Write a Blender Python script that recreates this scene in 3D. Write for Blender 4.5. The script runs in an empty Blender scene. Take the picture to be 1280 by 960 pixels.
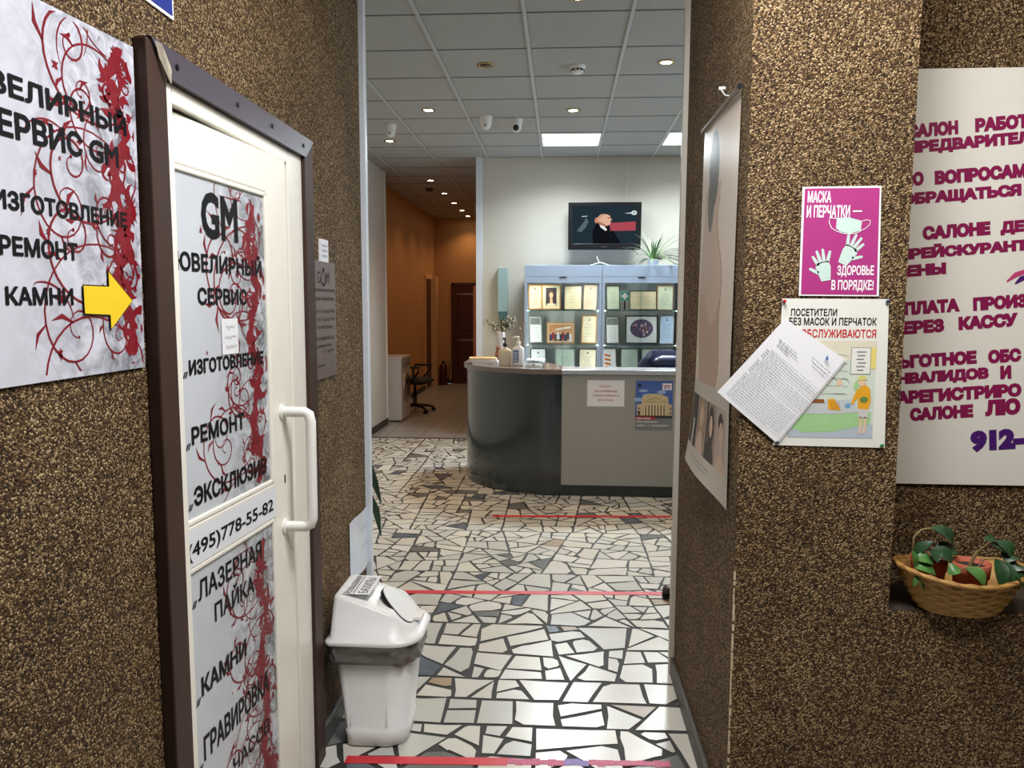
import bpy, bmesh, math, random
import numpy as np
from mathutils import Vector, Matrix
from mathutils.geometry import delaunay_2d_cdt
PI = math.pi
R = math.radians
C = bpy.context.scene.collection
SC = bpy.context.scene

# ------------------------------------------------------------------ camera, world, lights, exposure
cam = bpy.data.objects.new('camera', bpy.data.cameras.new('camera'))
C.objects.link(cam)
cam.location = (0, 0, 1.507)
cam.data.sensor_width = 36
cam.data.lens = 36 * 960.67 / 1280
cam.data.clip_start = 0.05
cam.matrix_world = (Matrix.Translation((0, 0, 1.507)) @ Matrix.Rotation(R(3.619), 4, 'Z')
                    @ Matrix.Rotation(R(90 - 5.884), 4, 'X') @ Matrix.Rotation(R(0.206), 4, 'Z'))
SC.camera = cam
SC.view_settings.view_transform = 'Standard'
SC.view_settings.look = 'None'
SC.view_settings.exposure = 0.0
SC.view_settings.gamma = 1
SC.view_settings.use_curve_mapping = False
w = bpy.data.worlds.new('daylight')
SC.world = w
w.use_nodes = True
w.node_tree.nodes['Background'].inputs[0].default_value = (0.75, 0.88, 1.0, 1)
w.node_tree.nodes['Background'].inputs[1].default_value = 1.2

P_PANEL = 28.0        # square LED panels over the reception
P_THROW = 36.0        # tilted lamps added below the panels to brighten the hall floor
P_SPOT = 50.0         # warm halogen downlights, hall
P_CORR = 19.0          # warm halogen downlights, corridor
P_ENTRY = 24.0        # ceiling light of the entrance, behind the camera
P_WINDOW = 90.0       # daylight through the hall window
P_CASE = 3.6          # lamps inside the glass cabinets, added post lamps included
COOL = (0.86, 0.95, 1.0)
WARM = (1.0, 0.62, 0.32)
ENTRY = (1.0, 0.95, 0.88)
ENTRY2 = (0.97, 0.98, 1.0)
DAY = (0.84, 0.93, 1.0)


def light(name, kind, power, color, loc, parent=None, size=None, size_y=None, rot=None, spot=None, blend=0.6):
    l = bpy.data.lights.new(name, kind)
    l.energy = power
    l.color = color
    if kind == 'AREA':
        l.shape = 'RECTANGLE'
        l.size = size
        l.size_y = size_y or size
    elif size is not None:
        l.shadow_soft_size = size
    if kind == 'SPOT':
        l.spot_size = spot
        l.spot_blend = blend
    o = bpy.data.objects.new(name, l)
    C.objects.link(o)
    o.parent = parent
    o.location = loc
    if rot:
        o.rotation_euler = rot
    return o


light('entrance_lamp', 'AREA', P_ENTRY * 1.2, ENTRY, (0.95, 0.75, 2.87), size=0.3, size_y=0.3)
light('entrance_lamp', 'AREA', P_ENTRY * 2.2, ENTRY2, (0.22, 1.42, 2.87), size=0.6, size_y=0.6)
light('window_daylight', 'AREA', P_WINDOW, DAY, (3.95, 5.0, 1.85), size=2.5, size_y=1.7, rot=(0, R(90), 0))


# ------------------------------------------------------------------ materials
def lin(c):
    c /= 255.0
    return c / 12.92 if c <= 0.04045 else ((c + 0.055) / 1.055) ** 2.4


def rgb(c):
    return (lin(c[0]), lin(c[1]), lin(c[2]), 1)


MATS = {}


def mat(name, col, rough=0.6, metal=0.0, var=0.06, scale=18.0, bump=0.0, bscale=200.0, emit=0.0, spec=0.5, coat=0.0, alpha=1.0, stretch=None):
    if name in MATS:
        return MATS[name]
    m = bpy.data.materials.new(name)
    m.use_nodes = True
    nt = m.node_tree
    b = nt.nodes['Principled BSDF']
    c = rgb(col)
    tc = nt.nodes.new('ShaderNodeTexCoord')
    n = nt.nodes.new('ShaderNodeTexNoise')
    n.inputs['Scale'].default_value = scale
    n.inputs['Detail'].default_value = 4
    src = tc.outputs['Object']
    if stretch:
        mp = nt.nodes.new('ShaderNodeMapping')
        mp.inputs['Scale'].default_value = stretch
        nt.links.new(src, mp.inputs['Vector'])
        src = mp.outputs['Vector']
    nt.links.new(src, n.inputs['Vector'])
    mx = nt.nodes.new('ShaderNodeMix')
    mx.data_type = 'RGBA'
    mx.inputs[6].default_value = tuple(max(0, x * (1 - var * 2)) for x in c[:3]) + (1,)
    mx.inputs[7].default_value = tuple(min(1, x * (1 + var * 2)) for x in c[:3]) + (1,)
    nt.links.new(n.outputs['Fac'], mx.inputs[0])
    nt.links.new(mx.outputs[2], b.inputs['Base Color'])
    b.inputs['Roughness'].default_value = rough
    b.inputs['Metallic'].default_value = metal
    b.inputs['Specular IOR Level'].default_value = spec
    b.inputs['Coat Weight'].default_value = coat
    b.inputs['Coat Roughness'].default_value = 0.08
    b.inputs['Alpha'].default_value = alpha
    if emit:
        nt.links.new(mx.outputs[2], b.inputs['Emission Color'])
        b.inputs['Emission Strength'].default_value = emit
    if bump:
        n2 = nt.nodes.new('ShaderNodeTexNoise')
        n2.inputs['Scale'].default_value = bscale
        n2.inputs['Detail'].default_value = 3
        nt.links.new(src, n2.inputs['Vector'])
        bp = nt.nodes.new('ShaderNodeBump')
        bp.inputs['Strength'].default_value = bump
        bp.inputs['Distance'].default_value = 0.01
        nt.links.new(n2.outputs['Fac'], bp.inputs['Height'])
        nt.links.new(bp.outputs['Normal'], b.inputs['Normal'])
    MATS[name] = m
    return m


def emission(name, col, strength):
    m = bpy.data.materials.new(name)
    m.use_nodes = True
    nt = m.node_tree
    nt.nodes.remove(nt.nodes['Principled BSDF'])
    e = nt.nodes.new('ShaderNodeEmission')
    e.inputs[0].default_value = col
    e.inputs[1].default_value = strength
    nt.links.new(e.outputs[0], nt.nodes['Material Output'].inputs[0])
    return m


def glass(name, tint=(0.92, 0.97, 0.98), fac=0.06):
    m = bpy.data.materials.new(name)
    m.use_nodes = True
    nt = m.node_tree
    nt.nodes.remove(nt.nodes['Principled BSDF'])
    t = nt.nodes.new('ShaderNodeBsdfTransparent')
    t.inputs[0].default_value = tint + (1,)
    g = nt.nodes.new('ShaderNodeBsdfGlossy')
    g.inputs['Roughness'].default_value = 0.03
    lw = nt.nodes.new('ShaderNodeFresnel')
    lw.inputs['IOR'].default_value = 1.45
    mx = nt.nodes.new('ShaderNodeMixShader')
    nt.links.new(lw.outputs[0], mx.inputs[0])
    nt.links.new(t.outputs[0], mx.inputs[1])
    nt.links.new(g.outputs[0], mx.inputs[2])
    nt.links.new(mx.outputs[0], nt.nodes['Material Output'].inputs[0])
    return m


def pebble(name, dark, mid, tan, cream):
    """sprayed stone-chip render: every grain its own tone"""
    m = bpy.data.materials.new(name)
    m.use_nodes = True
    nt = m.node_tree
    b = nt.nodes['Principled BSDF']
    geo = nt.nodes.new('ShaderNodeNewGeometry')
    vo = nt.nodes.new('ShaderNodeTexVoronoi')
    vo.inputs['Scale'].default_value = 270
    nz = nt.nodes.new('ShaderNodeTexNoise')
    nz.inputs['Scale'].default_value = 110
    nt.links.new(geo.outputs['Position'], nz.inputs['Vector'])
    ad = nt.nodes.new('ShaderNodeVectorMath')
    ad.operation = 'MULTIPLY_ADD'
    ad.inputs[1].default_value = (0.006, 0.006, 0.006)
    nt.links.new(nz.outputs['Color'], ad.inputs[0])
    nt.links.new(geo.outputs['Position'], ad.inputs[2])
    nt.links.new(ad.outputs[0], vo.inputs['Vector'])
    sep = nt.nodes.new('ShaderNodeSeparateColor')
    nt.links.new(vo.outputs['Color'], sep.inputs[0])
    big = nt.nodes.new('ShaderNodeTexNoise')
    big.inputs['Scale'].default_value = 4
    big.inputs['Detail'].default_value = 3
    nt.links.new(geo.outputs['Position'], big.inputs['Vector'])
    ma = nt.nodes.new('ShaderNodeMath')
    ma.operation = 'MULTIPLY_ADD'
    ma.inputs[1].default_value = 0.25
    ma.inputs[2].default_value = -0.125
    nt.links.new(big.outputs['Fac'], ma.inputs[0])
    su = nt.nodes.new('ShaderNodeMath')
    su.operation = 'ADD'
    nt.links.new(sep.outputs[0], su.inputs[0])
    nt.links.new(ma.outputs[0], su.inputs[1])
    cr = nt.nodes.new('ShaderNodeValToRGB')
    el = cr.color_ramp.elements
    el[0].position = 0.0
    el[0].color = rgb(dark)
    el[1].position = 1.0
    el[1].color = rgb(cream)
    e = el.new(0.38)
    e.color = rgb(mid)
    e = el.new(0.72)
    e.color = rgb(tan)
    nt.links.new(su.outputs[0], cr.inputs[0])
    nt.links.new(cr.outputs[0], b.inputs['Base Color'])
    b.inputs['Roughness'].default_value = 0.75
    b.inputs['Specular IOR Level'].default_value = 0.25
    bp = nt.nodes.new('ShaderNodeBump')
    bp.inputs['Strength'].default_value = 0.9
    bp.inputs['Distance'].default_value = 0.004
    bp.invert = True
    nt.links.new(vo.outputs['Distance'], bp.inputs['Height'])
    nt.links.new(bp.outputs['Normal'], b.inputs['Normal'])
    return m


def grunge(name, u0, u1, base=(214, 216, 222), grey=(120, 122, 128), coat=0.3):
    """printed film: pale, with a distressed grey texture growing towards local +x"""
    m = bpy.data.materials.new(name)
    m.use_nodes = True
    nt = m.node_tree
    b = nt.nodes['Principled BSDF']
    tc = nt.nodes.new('ShaderNodeTexCoord')
    sp = nt.nodes.new('ShaderNodeSeparateXYZ')
    nt.links.new(tc.outputs['Object'], sp.inputs[0])
    mr = nt.nodes.new('ShaderNodeMapRange')
    mr.interpolation_type = 'SMOOTHSTEP'
    mr.inputs[1].default_value = u0
    mr.inputs[2].default_value = u1
    nt.links.new(sp.outputs[0], mr.inputs[0])
    n = nt.nodes.new('ShaderNodeTexNoise')
    n.inputs['Scale'].default_value = 16
    n.inputs['Detail'].default_value = 9
    n.inputs['Roughness'].default_value = 0.72
    n.inputs['Distortion'].default_value = 1.2
    nt.links.new(tc.outputs['Object'], n.inputs['Vector'])
    n2 = nt.nodes.new('ShaderNodeMapRange')
    n2.inputs[1].default_value = 0.40
    n2.inputs[2].default_value = 0.60
    nt.links.new(n.outputs['Fac'], n2.inputs[0])
    ml = nt.nodes.new('ShaderNodeMath')
    ml.operation = 'MULTIPLY'
    nt.links.new(mr.outputs[0], ml.inputs[0])
    nt.links.new(n2.outputs[0], ml.inputs[1])
    cl = nt.nodes.new('ShaderNodeTexNoise')
    cl.inputs['Scale'].default_value = 5
    nt.links.new(tc.outputs['Object'], cl.inputs['Vector'])
    c0 = nt.nodes.new('ShaderNodeMix')
    c0.data_type = 'RGBA'
    c0.inputs[6].default_value = rgb(tuple(x - 14 for x in base))
    c0.inputs[7].default_value = rgb(tuple(min(255, x + 10) for x in base))
    nt.links.new(cl.outputs['Fac'], c0.inputs[0])
    c1 = nt.nodes.new('ShaderNodeMix')
    c1.data_type = 'RGBA'
    nt.links.new(ml.outputs[0], c1.inputs[0])
    nt.links.new(c0.outputs[2], c1.inputs[6])
    c1.inputs[7].default_value = rgb(grey)
    nt.links.new(c1.outputs[2], b.inputs['Base Color'])
    b.inputs['Roughness'].default_value = 0.35
    b.inputs['Coat Weight'].default_value = coat
    b.inputs['Coat Roughness'].default_value = 0.06
    return m


# ------------------------------------------------------------------ mesh builder
TXT = {}


def text_mesh(s, bold=0.0):
    """outline of a line of lettering, thickened by `bold` cap heights and filled by winding number"""
    key = (s, round(bold, 3))
    if key in TXT:
        return TXT[key]
    cu = bpy.data.curves.new('t', 'FONT')
    cu.body = s
    cu.size = 1
    cu.resolution_u = 3
    cu.fill_mode = 'NONE'
    o = bpy.data.objects.new('t', cu)
    C.objects.link(o)
    dg = bpy.context.evaluated_depsgraph_get()
    me = o.evaluated_get(dg).to_mesh()
    vs = [(v.co.x, v.co.y) for v in me.vertices]
    nxt = {e.vertices[0]: e.vertices[1] for e in me.edges}
    if len(nxt) < len(me.edges):
        nxt = {}
        for e in me.edges:
            i, j = e.vertices
            if abs(i - j) == 1:
                nxt[min(i, j)] = max(i, j)
            else:
                nxt[max(i, j)] = min(i, j)
    o.evaluated_get(dg).to_mesh_clear()
    C.objects.unlink(o)
    bpy.data.objects.remove(o)
    bpy.data.curves.remove(cu)
    loops, seen = [], set()
    for i in range(len(vs)):
        if i in seen or i not in nxt:
            continue
        lp_, j = [], i
        while j not in seen and j in nxt:
            seen.add(j)
            lp_.append(vs[j])
            j = nxt[j]
        q = [p for k, p in enumerate(lp_) if math.dist(p, lp_[k - 1]) > 1e-5]
        if len(q) > 2:
            loops.append(q)
    def inside(p, l):
        c = False
        for i in range(len(l)):
            (ax_, ay_), (bx_, by_) = l[i - 1], l[i]
            if (ay_ > p[1]) != (by_ > p[1]) and p[0] < (bx_ - ax_) * (p[1] - ay_) / (by_ - ay_) + ax_:
                c = not c
        return c
    fixed = []
    for k, l in enumerate(loops):
        probe = l + [((l[i - 1][0] + l[i][0]) / 2, (l[i - 1][1] + l[i][1]) / 2) for i in range(len(l))]
        hole = sum(all(inside(p, q) for p in probe) for j, q in enumerate(loops) if j != k) % 2
        ar_ = sum(l[i - 1][0] * l[i][1] - l[i][0] * l[i - 1][1] for i in range(len(l)))
        fixed.append(l if (ar_ > 0) != bool(hole) else l[::-1])
    loops = fixed
    if bold:
        e = bold * 0.72
        out = []
        for l in loops:
            q = []
            for i in range(len(l)):
                p, c, n = l[i - 1], l[i], l[(i + 1) % len(l)]
                a1 = (c[0] - p[0], c[1] - p[1])
                a2 = (n[0] - c[0], n[1] - c[1])
                d1, d2 = math.hypot(*a1), math.hypot(*a2)
                n1, n2 = (a1[1] / d1, -a1[0] / d1), (a2[1] / d2, -a2[0] / d2)
                mx, my = n1[0] + n2[0], n1[1] + n2[1]
                f = 2 * e / max(0.6, mx * mx + my * my)
                q.append((c[0] + mx * f, c[1] + my * f))
            out.append(q)
        loops = out
    pts, eds = [], []
    for l in loops:
        k = len(pts)
        pts += [Vector(p) for p in l]
        eds += [(k + i, k + (i + 1) % len(l)) for i in range(len(l))]
    r = delaunay_2d_cdt(pts, eds, [], 0, 1e-6)
    A = np.array([p[:] for p in pts])
    B = A[[e[1] for e in eds]]
    A = A[[e[0] for e in eds]]
    V = np.array([v[:] for v in r[0]])
    fs = []
    for f in r[2]:
        cx, cy = V[list(f)].mean(0)
        up_ = (A[:, 1] <= cy) & (B[:, 1] > cy)
        dn = (A[:, 1] > cy) & (B[:, 1] <= cy)
        left = (B[:, 0] - A[:, 0]) * (cy - A[:, 1]) - (cx - A[:, 0]) * (B[:, 1] - A[:, 1])
        if int((up_ & (left > 0)).sum()) - int((dn & (left < 0)).sum()) != 0:
            fs.append(tuple(f))
    used = sorted({i for f in fs for i in f})
    ren = {i: k for k, i in enumerate(used)}
    fs = [tuple(ren[i] for i in f) for f in fs]
    V = V[used]
    lo, hi = V.min(0), V.max(0)
    V = (V - lo) / np.maximum(hi - lo, 1e-6)
    TXT[key] = ([tuple(v) for v in V.tolist()], fs)
    return TXT[key]


class MB:
    def __init__(s):
        s.v = []
        s.f = []
        s.m = []
        s.sm = []
        s.mats = []

    def mi(s, m):
        if m not in s.mats:
            s.mats.append(m)
        return s.mats.index(m)

    def add(s, m, vs, fs, smooth=False):
        k = len(s.v)
        s.v += [tuple(p) for p in vs]
        i = s.mi(m)
        for f in fs:
            s.f.append(tuple(k + j for j in f))
            s.m.append(i)
            s.sm.append(smooth)
        return s

    def poly(s, m, pts):
        return s.add(m, pts, [tuple(range(len(pts)))])

    def flat(s, m, pts, n):
        """2-D outline on the local x/y plane at height n"""
        return s.poly(m, [(p[0], p[1], n) for p in pts])

    def rect(s, m, x0, y0, x1, y1, n):
        return s.flat(m, [(x0, y0), (x1, y0), (x1, y1), (x0, y1)], n)

    def ell(s, m, cx, cy, rx, ry, n, k=20, rot=0):
        c, d = math.cos(rot), math.sin(rot)
        return s.flat(m, [(cx + rx * math.cos(a) * c - ry * math.sin(a) * d, cy + rx * math.cos(a) * d + ry * math.sin(a) * c)
                          for a in [2 * PI * i / k for i in range(k)]], n)

    def box(s, m, x0, y0, z0, x1, y1, z1):
        v = [(x0, y0, z0), (x1, y0, z0), (x1, y1, z0), (x0, y1, z0), (x0, y0, z1), (x1, y0, z1), (x1, y1, z1), (x0, y1, z1)]
        return s.add(m, v, [(3, 2, 1, 0), (4, 5, 6, 7), (0, 1, 5, 4), (1, 2, 6, 5), (2, 3, 7, 6), (3, 0, 4, 7)])

    def loft(s, m, rings, cap0=True, cap1=True, smooth=True, closed=True):
        k = len(rings[0])
        vs = [p for r in rings for p in r]
        fs = []
        n = k if closed else k - 1
        for i in range(len(rings) - 1):
            for j in range(n):
                a, b = i * k + j, i * k + (j + 1) % k
                fs.append((a, b, b + k, a + k))
        s.add(m, vs, fs, smooth)
        if cap0:
            s.poly(m, list(reversed(rings[0])))
        if cap1:
            s.poly(m, list(rings[-1]))
        return s

    def lathe(s, m, prof, c=(0, 0, 0), k=24, sx=1, sy=1, cap0=True, cap1=True, smooth=True):
        rings = [[(c[0] + r * sx * math.cos(2 * PI * i / k), c[1] + r * sy * math.sin(2 * PI * i / k), c[2] + z) for i in range(k)] for r, z in prof]
        return s.loft(m, rings, cap0, cap1, smooth)

    def tube(s, m, pts, r, k=8, smooth=True):
        pts = [Vector(p) for p in pts]
        n = len(pts)
        rings = []
        up = None
        for i, p in enumerate(pts):
            t = (pts[min(i + 1, n - 1)] - pts[max(i - 1, 0)]).normalized()
            if up is None:
                up = t.orthogonal().normalized()
            up = (up - t * up.dot(t)).normalized()
            sd = t.cross(up)
            rr = r[i] if isinstance(r, (list, tuple)) else r
            rings.append([p + up * rr * math.cos(2 * PI * j / k) + sd * rr * math.sin(2 * PI * j / k) for j in range(k)])
        return s.loft(m, rings, True, True, smooth)

    def ribbon(s, m, pts, ws, n):
        """flat printed stroke on the local x/y plane"""
        L, Rr = [], []
        for i, p in enumerate(pts):
            a, b = pts[max(i - 1, 0)], pts[min(i + 1, len(pts) - 1)]
            dx, dy = b[0] - a[0], b[1] - a[1]
            d = math.hypot(dx, dy) or 1
            wd = (ws[i] if isinstance(ws, (list, tuple)) else ws) / 2
            L.append((p[0] - dy / d * wd, p[1] + dx / d * wd, n))
            Rr.append((p[0] + dy / d * wd, p[1] - dx / d * wd, n))
        k = len(pts)
        return s.add(m, L + Rr, [(i, k + i, k + i + 1, i + 1) for i in range(k - 1)])

    def text(s, m, t, x0, y0, x1, y1, n, bold=0.02, rot=0.0, slant=0.0):
        vs, fs = text_mesh(t, bold)
        c, d = math.cos(rot), math.sin(rot)
        W, H = x1 - x0, y1 - y0
        out = []
        for a, b in vs:
            x, y = a * W + b * H * slant, b * H
            out.append((x0 + x * c - y * d, y0 + x * d + y * c, n))
        return s.add(m, out, fs)

    def leaf(s, m, base, tip, width, up=(0, 0, 1), sag=0.0, fold=0.15, k=7):
        """a blade or ovate leaf with a folded midrib"""
        b, t = Vector(base), Vector(tip)
        ax = t - b
        sd = ax.cross(Vector(up))
        if sd.length < 1e-6:
            sd = ax.orthogonal()
        sd.normalize()
        nn = sd.cross(ax).normalized()
        rows = []
        for i in range(k + 1):
            f = i / k
            c = b + ax * f + Vector((0, 0, -sag * f * f)) + nn * (width * 0.25 * math.sin(PI * f))
            wd = width * 0.5 * (math.sin(PI * min(1, f * 0.92 + 0.06)) ** 0.8)
            if i == k:
                wd = width * 0.01
            rows.append([c - sd * wd + nn * wd * fold * 2, c, c + sd * wd + nn * wd * fold * 2])
        vs = [p for r in rows for p in r]
        fs = []
        for i in range(k):
            for j in range(2):
                a = i * 3 + j
                fs.append((a, a + 1, a + 4, a + 3))
        return s.add(m, vs, fs, True)

    def build(s, name, parent=None, bevel=0.0, seg=2, loc=None, rot=None, mat4=None, recalc=False):
        me = bpy.data.meshes.new(name)
        me.from_pydata(s.v, [], s.f)
        for m in s.mats:
            me.materials.append(m)
        me.polygons.foreach_set('material_index', s.m)
        me.polygons.foreach_set('use_smooth', s.sm)
        me.update()
        if recalc:
            bm = bmesh.new()
            bm.from_mesh(me)
            bmesh.ops.recalc_face_normals(bm, faces=bm.faces)
            bm.to_mesh(me)
            bm.free()
        o = bpy.data.objects.new(name, me)
        C.objects.link(o)
        o.parent = parent
        if loc:
            o.location = loc
        if rot:
            o.rotation_euler = rot
        if bevel:
            bv = o.modifiers.new('bevel', 'BEVEL')
            bv.width = bevel
            bv.segments = seg
            bv.limit_method = 'ANGLE'
            bv.angle_limit = R(40)
            bv.use_clamp_overlap = True
        return o


def tag(o, label=None, cat=None, group=None, kind=None):
    if label:
        o['label'] = label
    if cat:
        o['category'] = cat
    if group:
        o['group'] = group
    if kind:
        o['kind'] = kind
    return o


def thing(name, label, cat, loc=(0, 0, 0), rot=(0, 0, 0), group=None):
    o = bpy.data.objects.new(name, None)
    o.empty_display_size = 0.1
    C.objects.link(o)
    o.location = loc
    o.rotation_euler = rot
    return tag(o, label, cat, group)


def struct(mb, name, **k):
    return tag(mb.build(name, **k), kind='structure')


FRONT = (R(90), 0, 0)             # faces the camera (-Y)
ONLEFT = (R(90), 0, R(90))        # on the left wall, facing +X
ONRIGHT = (R(90), 0, R(-90))      # on the right passage wall, facing -X


def arc(c, r, a0, a1, k=10):
    return [(c[0] + r * math.cos(a0 + (a1 - a0) * i / k), c[1] + r * math.sin(a0 + (a1 - a0) * i / k)) for i in range(k + 1)]


def rrect(x0, y0, x1, y1, r, k=5):
    p = []
    for cx, cy, a in ((x1 - r, y1 - r, 0), (x0 + r, y1 - r, 90), (x0 + r, y0 + r, 180), (x1 - r, y0 + r, 270)):
        p += arc((cx, cy), r, R(a), R(a + 90), k)
    return p


# ------------------------------------------------------------------ common materials
M_PEB = pebble('stone_chip_render', (30, 19, 10), (68, 48, 27), (116, 90, 57), (178, 154, 116))
M_PAINT = mat('pale_grey_paint', (206, 201, 189), 0.75, var=0.02, scale=3)
M_PANEL = mat('white_wall_panel', (214, 209, 202), 0.5, var=0.02, scale=3)
M_ORANGE = mat('ochre_paint', (190, 144, 96), 0.7, var=0.04, scale=2)
M_DARKSKIRT = mat('dark_skirting', (72, 68, 62), 0.5, var=0.12)
M_WHITE = mat('white_plastic', (232, 230, 224), 0.35, var=0.02)
M_PVC = mat('door_pvc', (236, 232, 220), 0.32, var=0.02)
M_BROWN = mat('brown_sheet_steel', (60, 41, 34), 0.5, var=0.12, scale=9, spec=0.3)
M_BLACK = mat('black_plastic', (16, 16, 18), 0.35)
M_INK = mat('black_ink', (14, 14, 17), 0.5, spec=0.2)
M_RED = mat('dark_red_print', (122, 10, 28), 0.4, var=0.15, scale=30)
M_GLASS = glass('clear_glass')
M_CHROME = mat('brushed_steel', (170, 165, 160), 0.25, metal=1.0)
M_PAPER = mat('white_paper', (228, 228, 230), 0.6, var=0.015)
M_LEAF = mat('dark_green_leaf', (34, 64, 34), 0.4, var=0.25, scale=25)
M_LEAF2 = mat('fresh_green_leaf', (70, 110, 52), 0.4, var=0.25, scale=25)
M_TERRA = mat('terracotta', (168, 84, 60), 0.7, var=0.1, scale=30)
M_SOIL = mat('potting_soil', (44, 32, 24), 0.95, var=0.3, bump=0.6)
M_STEM = mat('plant_stem', (120, 104, 62), 0.6, var=0.15)

# ------------------------------------------------------------------ floor of broken marble slabs
rng = random.Random(11)
M_GROUT = mat('dark_floor_joint', (44, 44, 42), 0.7, var=0.2, scale=14)
STONES = [mat('marble_%d' % i, c, 0.28, var=0.05, scale=7, spec=0.5) for i, c in enumerate(
    [(196, 194, 184), (188, 187, 178), (202, 200, 192), (180, 180, 172), (192, 188, 176), (198, 195, 182)])]
M_SLATE = mat('slate_stone', (96, 98, 94), 0.3, var=0.15, scale=12)
M_BLUE = mat('blue_grey_stone', (86, 94, 104), 0.25, var=0.22, scale=18)
M_TANST = mat('tan_stone', (150, 132, 104), 0.35, var=0.12, scale=12)


def poly_area(p):
    return 0.5 * sum(p[i][0] * p[(i + 1) % len(p)][1] - p[(i + 1) % len(p)][0] * p[i][1] for i in range(len(p)))


def cut(p, o, d):
    nx, ny = -d[1], d[0]
    A, B = [], []
    for i in range(len(p)):
        a, b = p[i], p[(i + 1) % len(p)]
        sa = (a[0] - o[0]) * nx + (a[1] - o[1]) * ny
        sb = (b[0] - o[0]) * nx + (b[1] - o[1]) * ny
        (A if sa >= 0 else B).append(a)
        if (sa > 0 > sb) or (sa < 0 < sb):
            t = sa / (sa - sb)
            q = (a[0] + (b[0] - a[0]) * t, a[1] + (b[1] - a[1]) * t)
            A.append(q)
            B.append(q)
    return A, B


def split(p, out, depth=0):
    a = abs(poly_area(p))
    lim = rng.choice([0.010, 0.018, 0.026, 0.030, 0.040, 0.048] if p[0][1] < 3.5 else [0.008, 0.011, 0.015, 0.020, 0.026, 0.034])
    if a < lim or len(p) < 3:
        out.append(p)
        return
    cx = sum(q[0] for q in p) / len(p)
    cy = sum(q[1] for q in p) / len(p)
    sxx = sum((q[0] - cx) ** 2 for q in p)
    syy = sum((q[1] - cy) ** 2 for q in p)
    sxy = sum((q[0] - cx) * (q[1] - cy) for q in p)
    ang = 0.5 * math.atan2(2 * sxy, sxx - syy) + PI / 2       # across the long axis
    ang += rng.gauss(0, 0.24 if a < 0.4 else 0.12)
    if a < 0.1 and rng.random() < 0.06:
        ang += rng.uniform(-0.8, 0.8)
    L = math.sqrt(a)
    o = (cx + rng.uniform(-0.16, 0.16) * L, cy + rng.uniform(-0.16, 0.16) * L)
    A, B = cut(p, o, (math.cos(ang), math.sin(ang)))
    if len(A) < 3 or len(B) < 3:
        out.append(p)
        return
    split(A, out, depth + 1)
    split(B, out, depth + 1)


def inset(p, g):
    if poly_area(p) < 0:
        p = p[::-1]
    q = [a for i, a in enumerate(p) if math.dist(a, p[i - 1]) > 0.006]
    for i in range(len(q)):
        pass
    pts = q
    cx = sum(a[0] for a in q) / len(q)
    cy = sum(a[1] for a in q) / len(q)
    big = [(cx - 9, cy - 9), (cx + 9, cy - 9), (cx + 9, cy + 9), (cx - 9, cy + 9)]
    for i in range(len(pts)):
        a, b = pts[i], pts[(i + 1) % len(pts)]
        dx, dy = b[0] - a[0], b[1] - a[1]
        d = math.hypot(dx, dy)
        if d < 1e-6:
            continue
        gi = g * rng.uniform(0.55, 1.35)
        sk = rng.gauss(0, 0.035)
        ux, uy = dx / d, dy / d
        ux, uy = ux * math.cos(sk) - uy * math.sin(sk), ux * math.sin(sk) + uy * math.cos(sk)
        m = ((a[0] + b[0]) / 2 - uy * gi, (a[1] + b[1]) / 2 + ux * gi)
        big, _ = cut(big, m, (ux, uy))
        if len(big) < 3:
            return None
    return big


def chip(p):
    """knock off a corner or bend a long edge"""
    out = []
    n = len(p)
    for i in range(n):
        a, b, c = p[i - 1], p[i], p[(i + 1) % n]
        if rng.random() < 0.16:
            t = rng.uniform(0.12, 0.32)
            out.append((b[0] + (a[0] - b[0]) * t, b[1] + (a[1] - b[1]) * t))
            t = rng.uniform(0.12, 0.32)
            out.append((b[0] + (c[0] - b[0]) * t, b[1] + (c[1] - b[1]) * t))
        else:
            out.append(b)
        if math.dist(b, c) > 0.13 and rng.random() < 0.5:
            f = rng.uniform(0.3, 0.7)
            e = rng.uniform(0.0, 0.007)
            d = math.dist(b, c)
            out.append((b[0] + (c[0] - b[0]) * f - (c[1] - b[1]) / d * e, b[1] + (c[1] - b[1]) * f + (c[0] - b[0]) / d * e))
    return out


fl = MB()
fl.box(M_GROUT, -2.40, -2.5, -0.12, 3.8, 8.52, -0.0025)
cells = []
ys = [0.2, 0.75, 1.3, 1.8, 2.32, 2.62, 2.80, 2.965, 3.5, 4.2, 5.0, 6.0, 7.2, 8.51]
for i in range(len(ys) - 1):
    x = -2.39
    while x < 2.6:
        x2 = min(2.61, x + rng.uniform(0.8, 1.3))
        split([(x, ys[i]), (x2, ys[i]), (x2, ys[i + 1]), (x, ys[i + 1])], cells)
        x = x2
for c in cells:
    if abs(poly_area(c)) < 0.0015:
        continue
    yc = sum(q[1] for q in c) / len(c)
    p = inset(c, 0.0085 if yc < 3.6 else 0.0062)
    if not p or abs(poly_area(p)) < 0.0006:
        continue
    p = chip(p)
    k = rng.random()
    m = M_SLATE if k < 0.035 else M_BLUE if k < 0.06 else M_TANST if k < 0.07 else rng.choice(STONES)
    fl.flat(m, p, 0.0)
struct(fl, 'floor')

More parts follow.
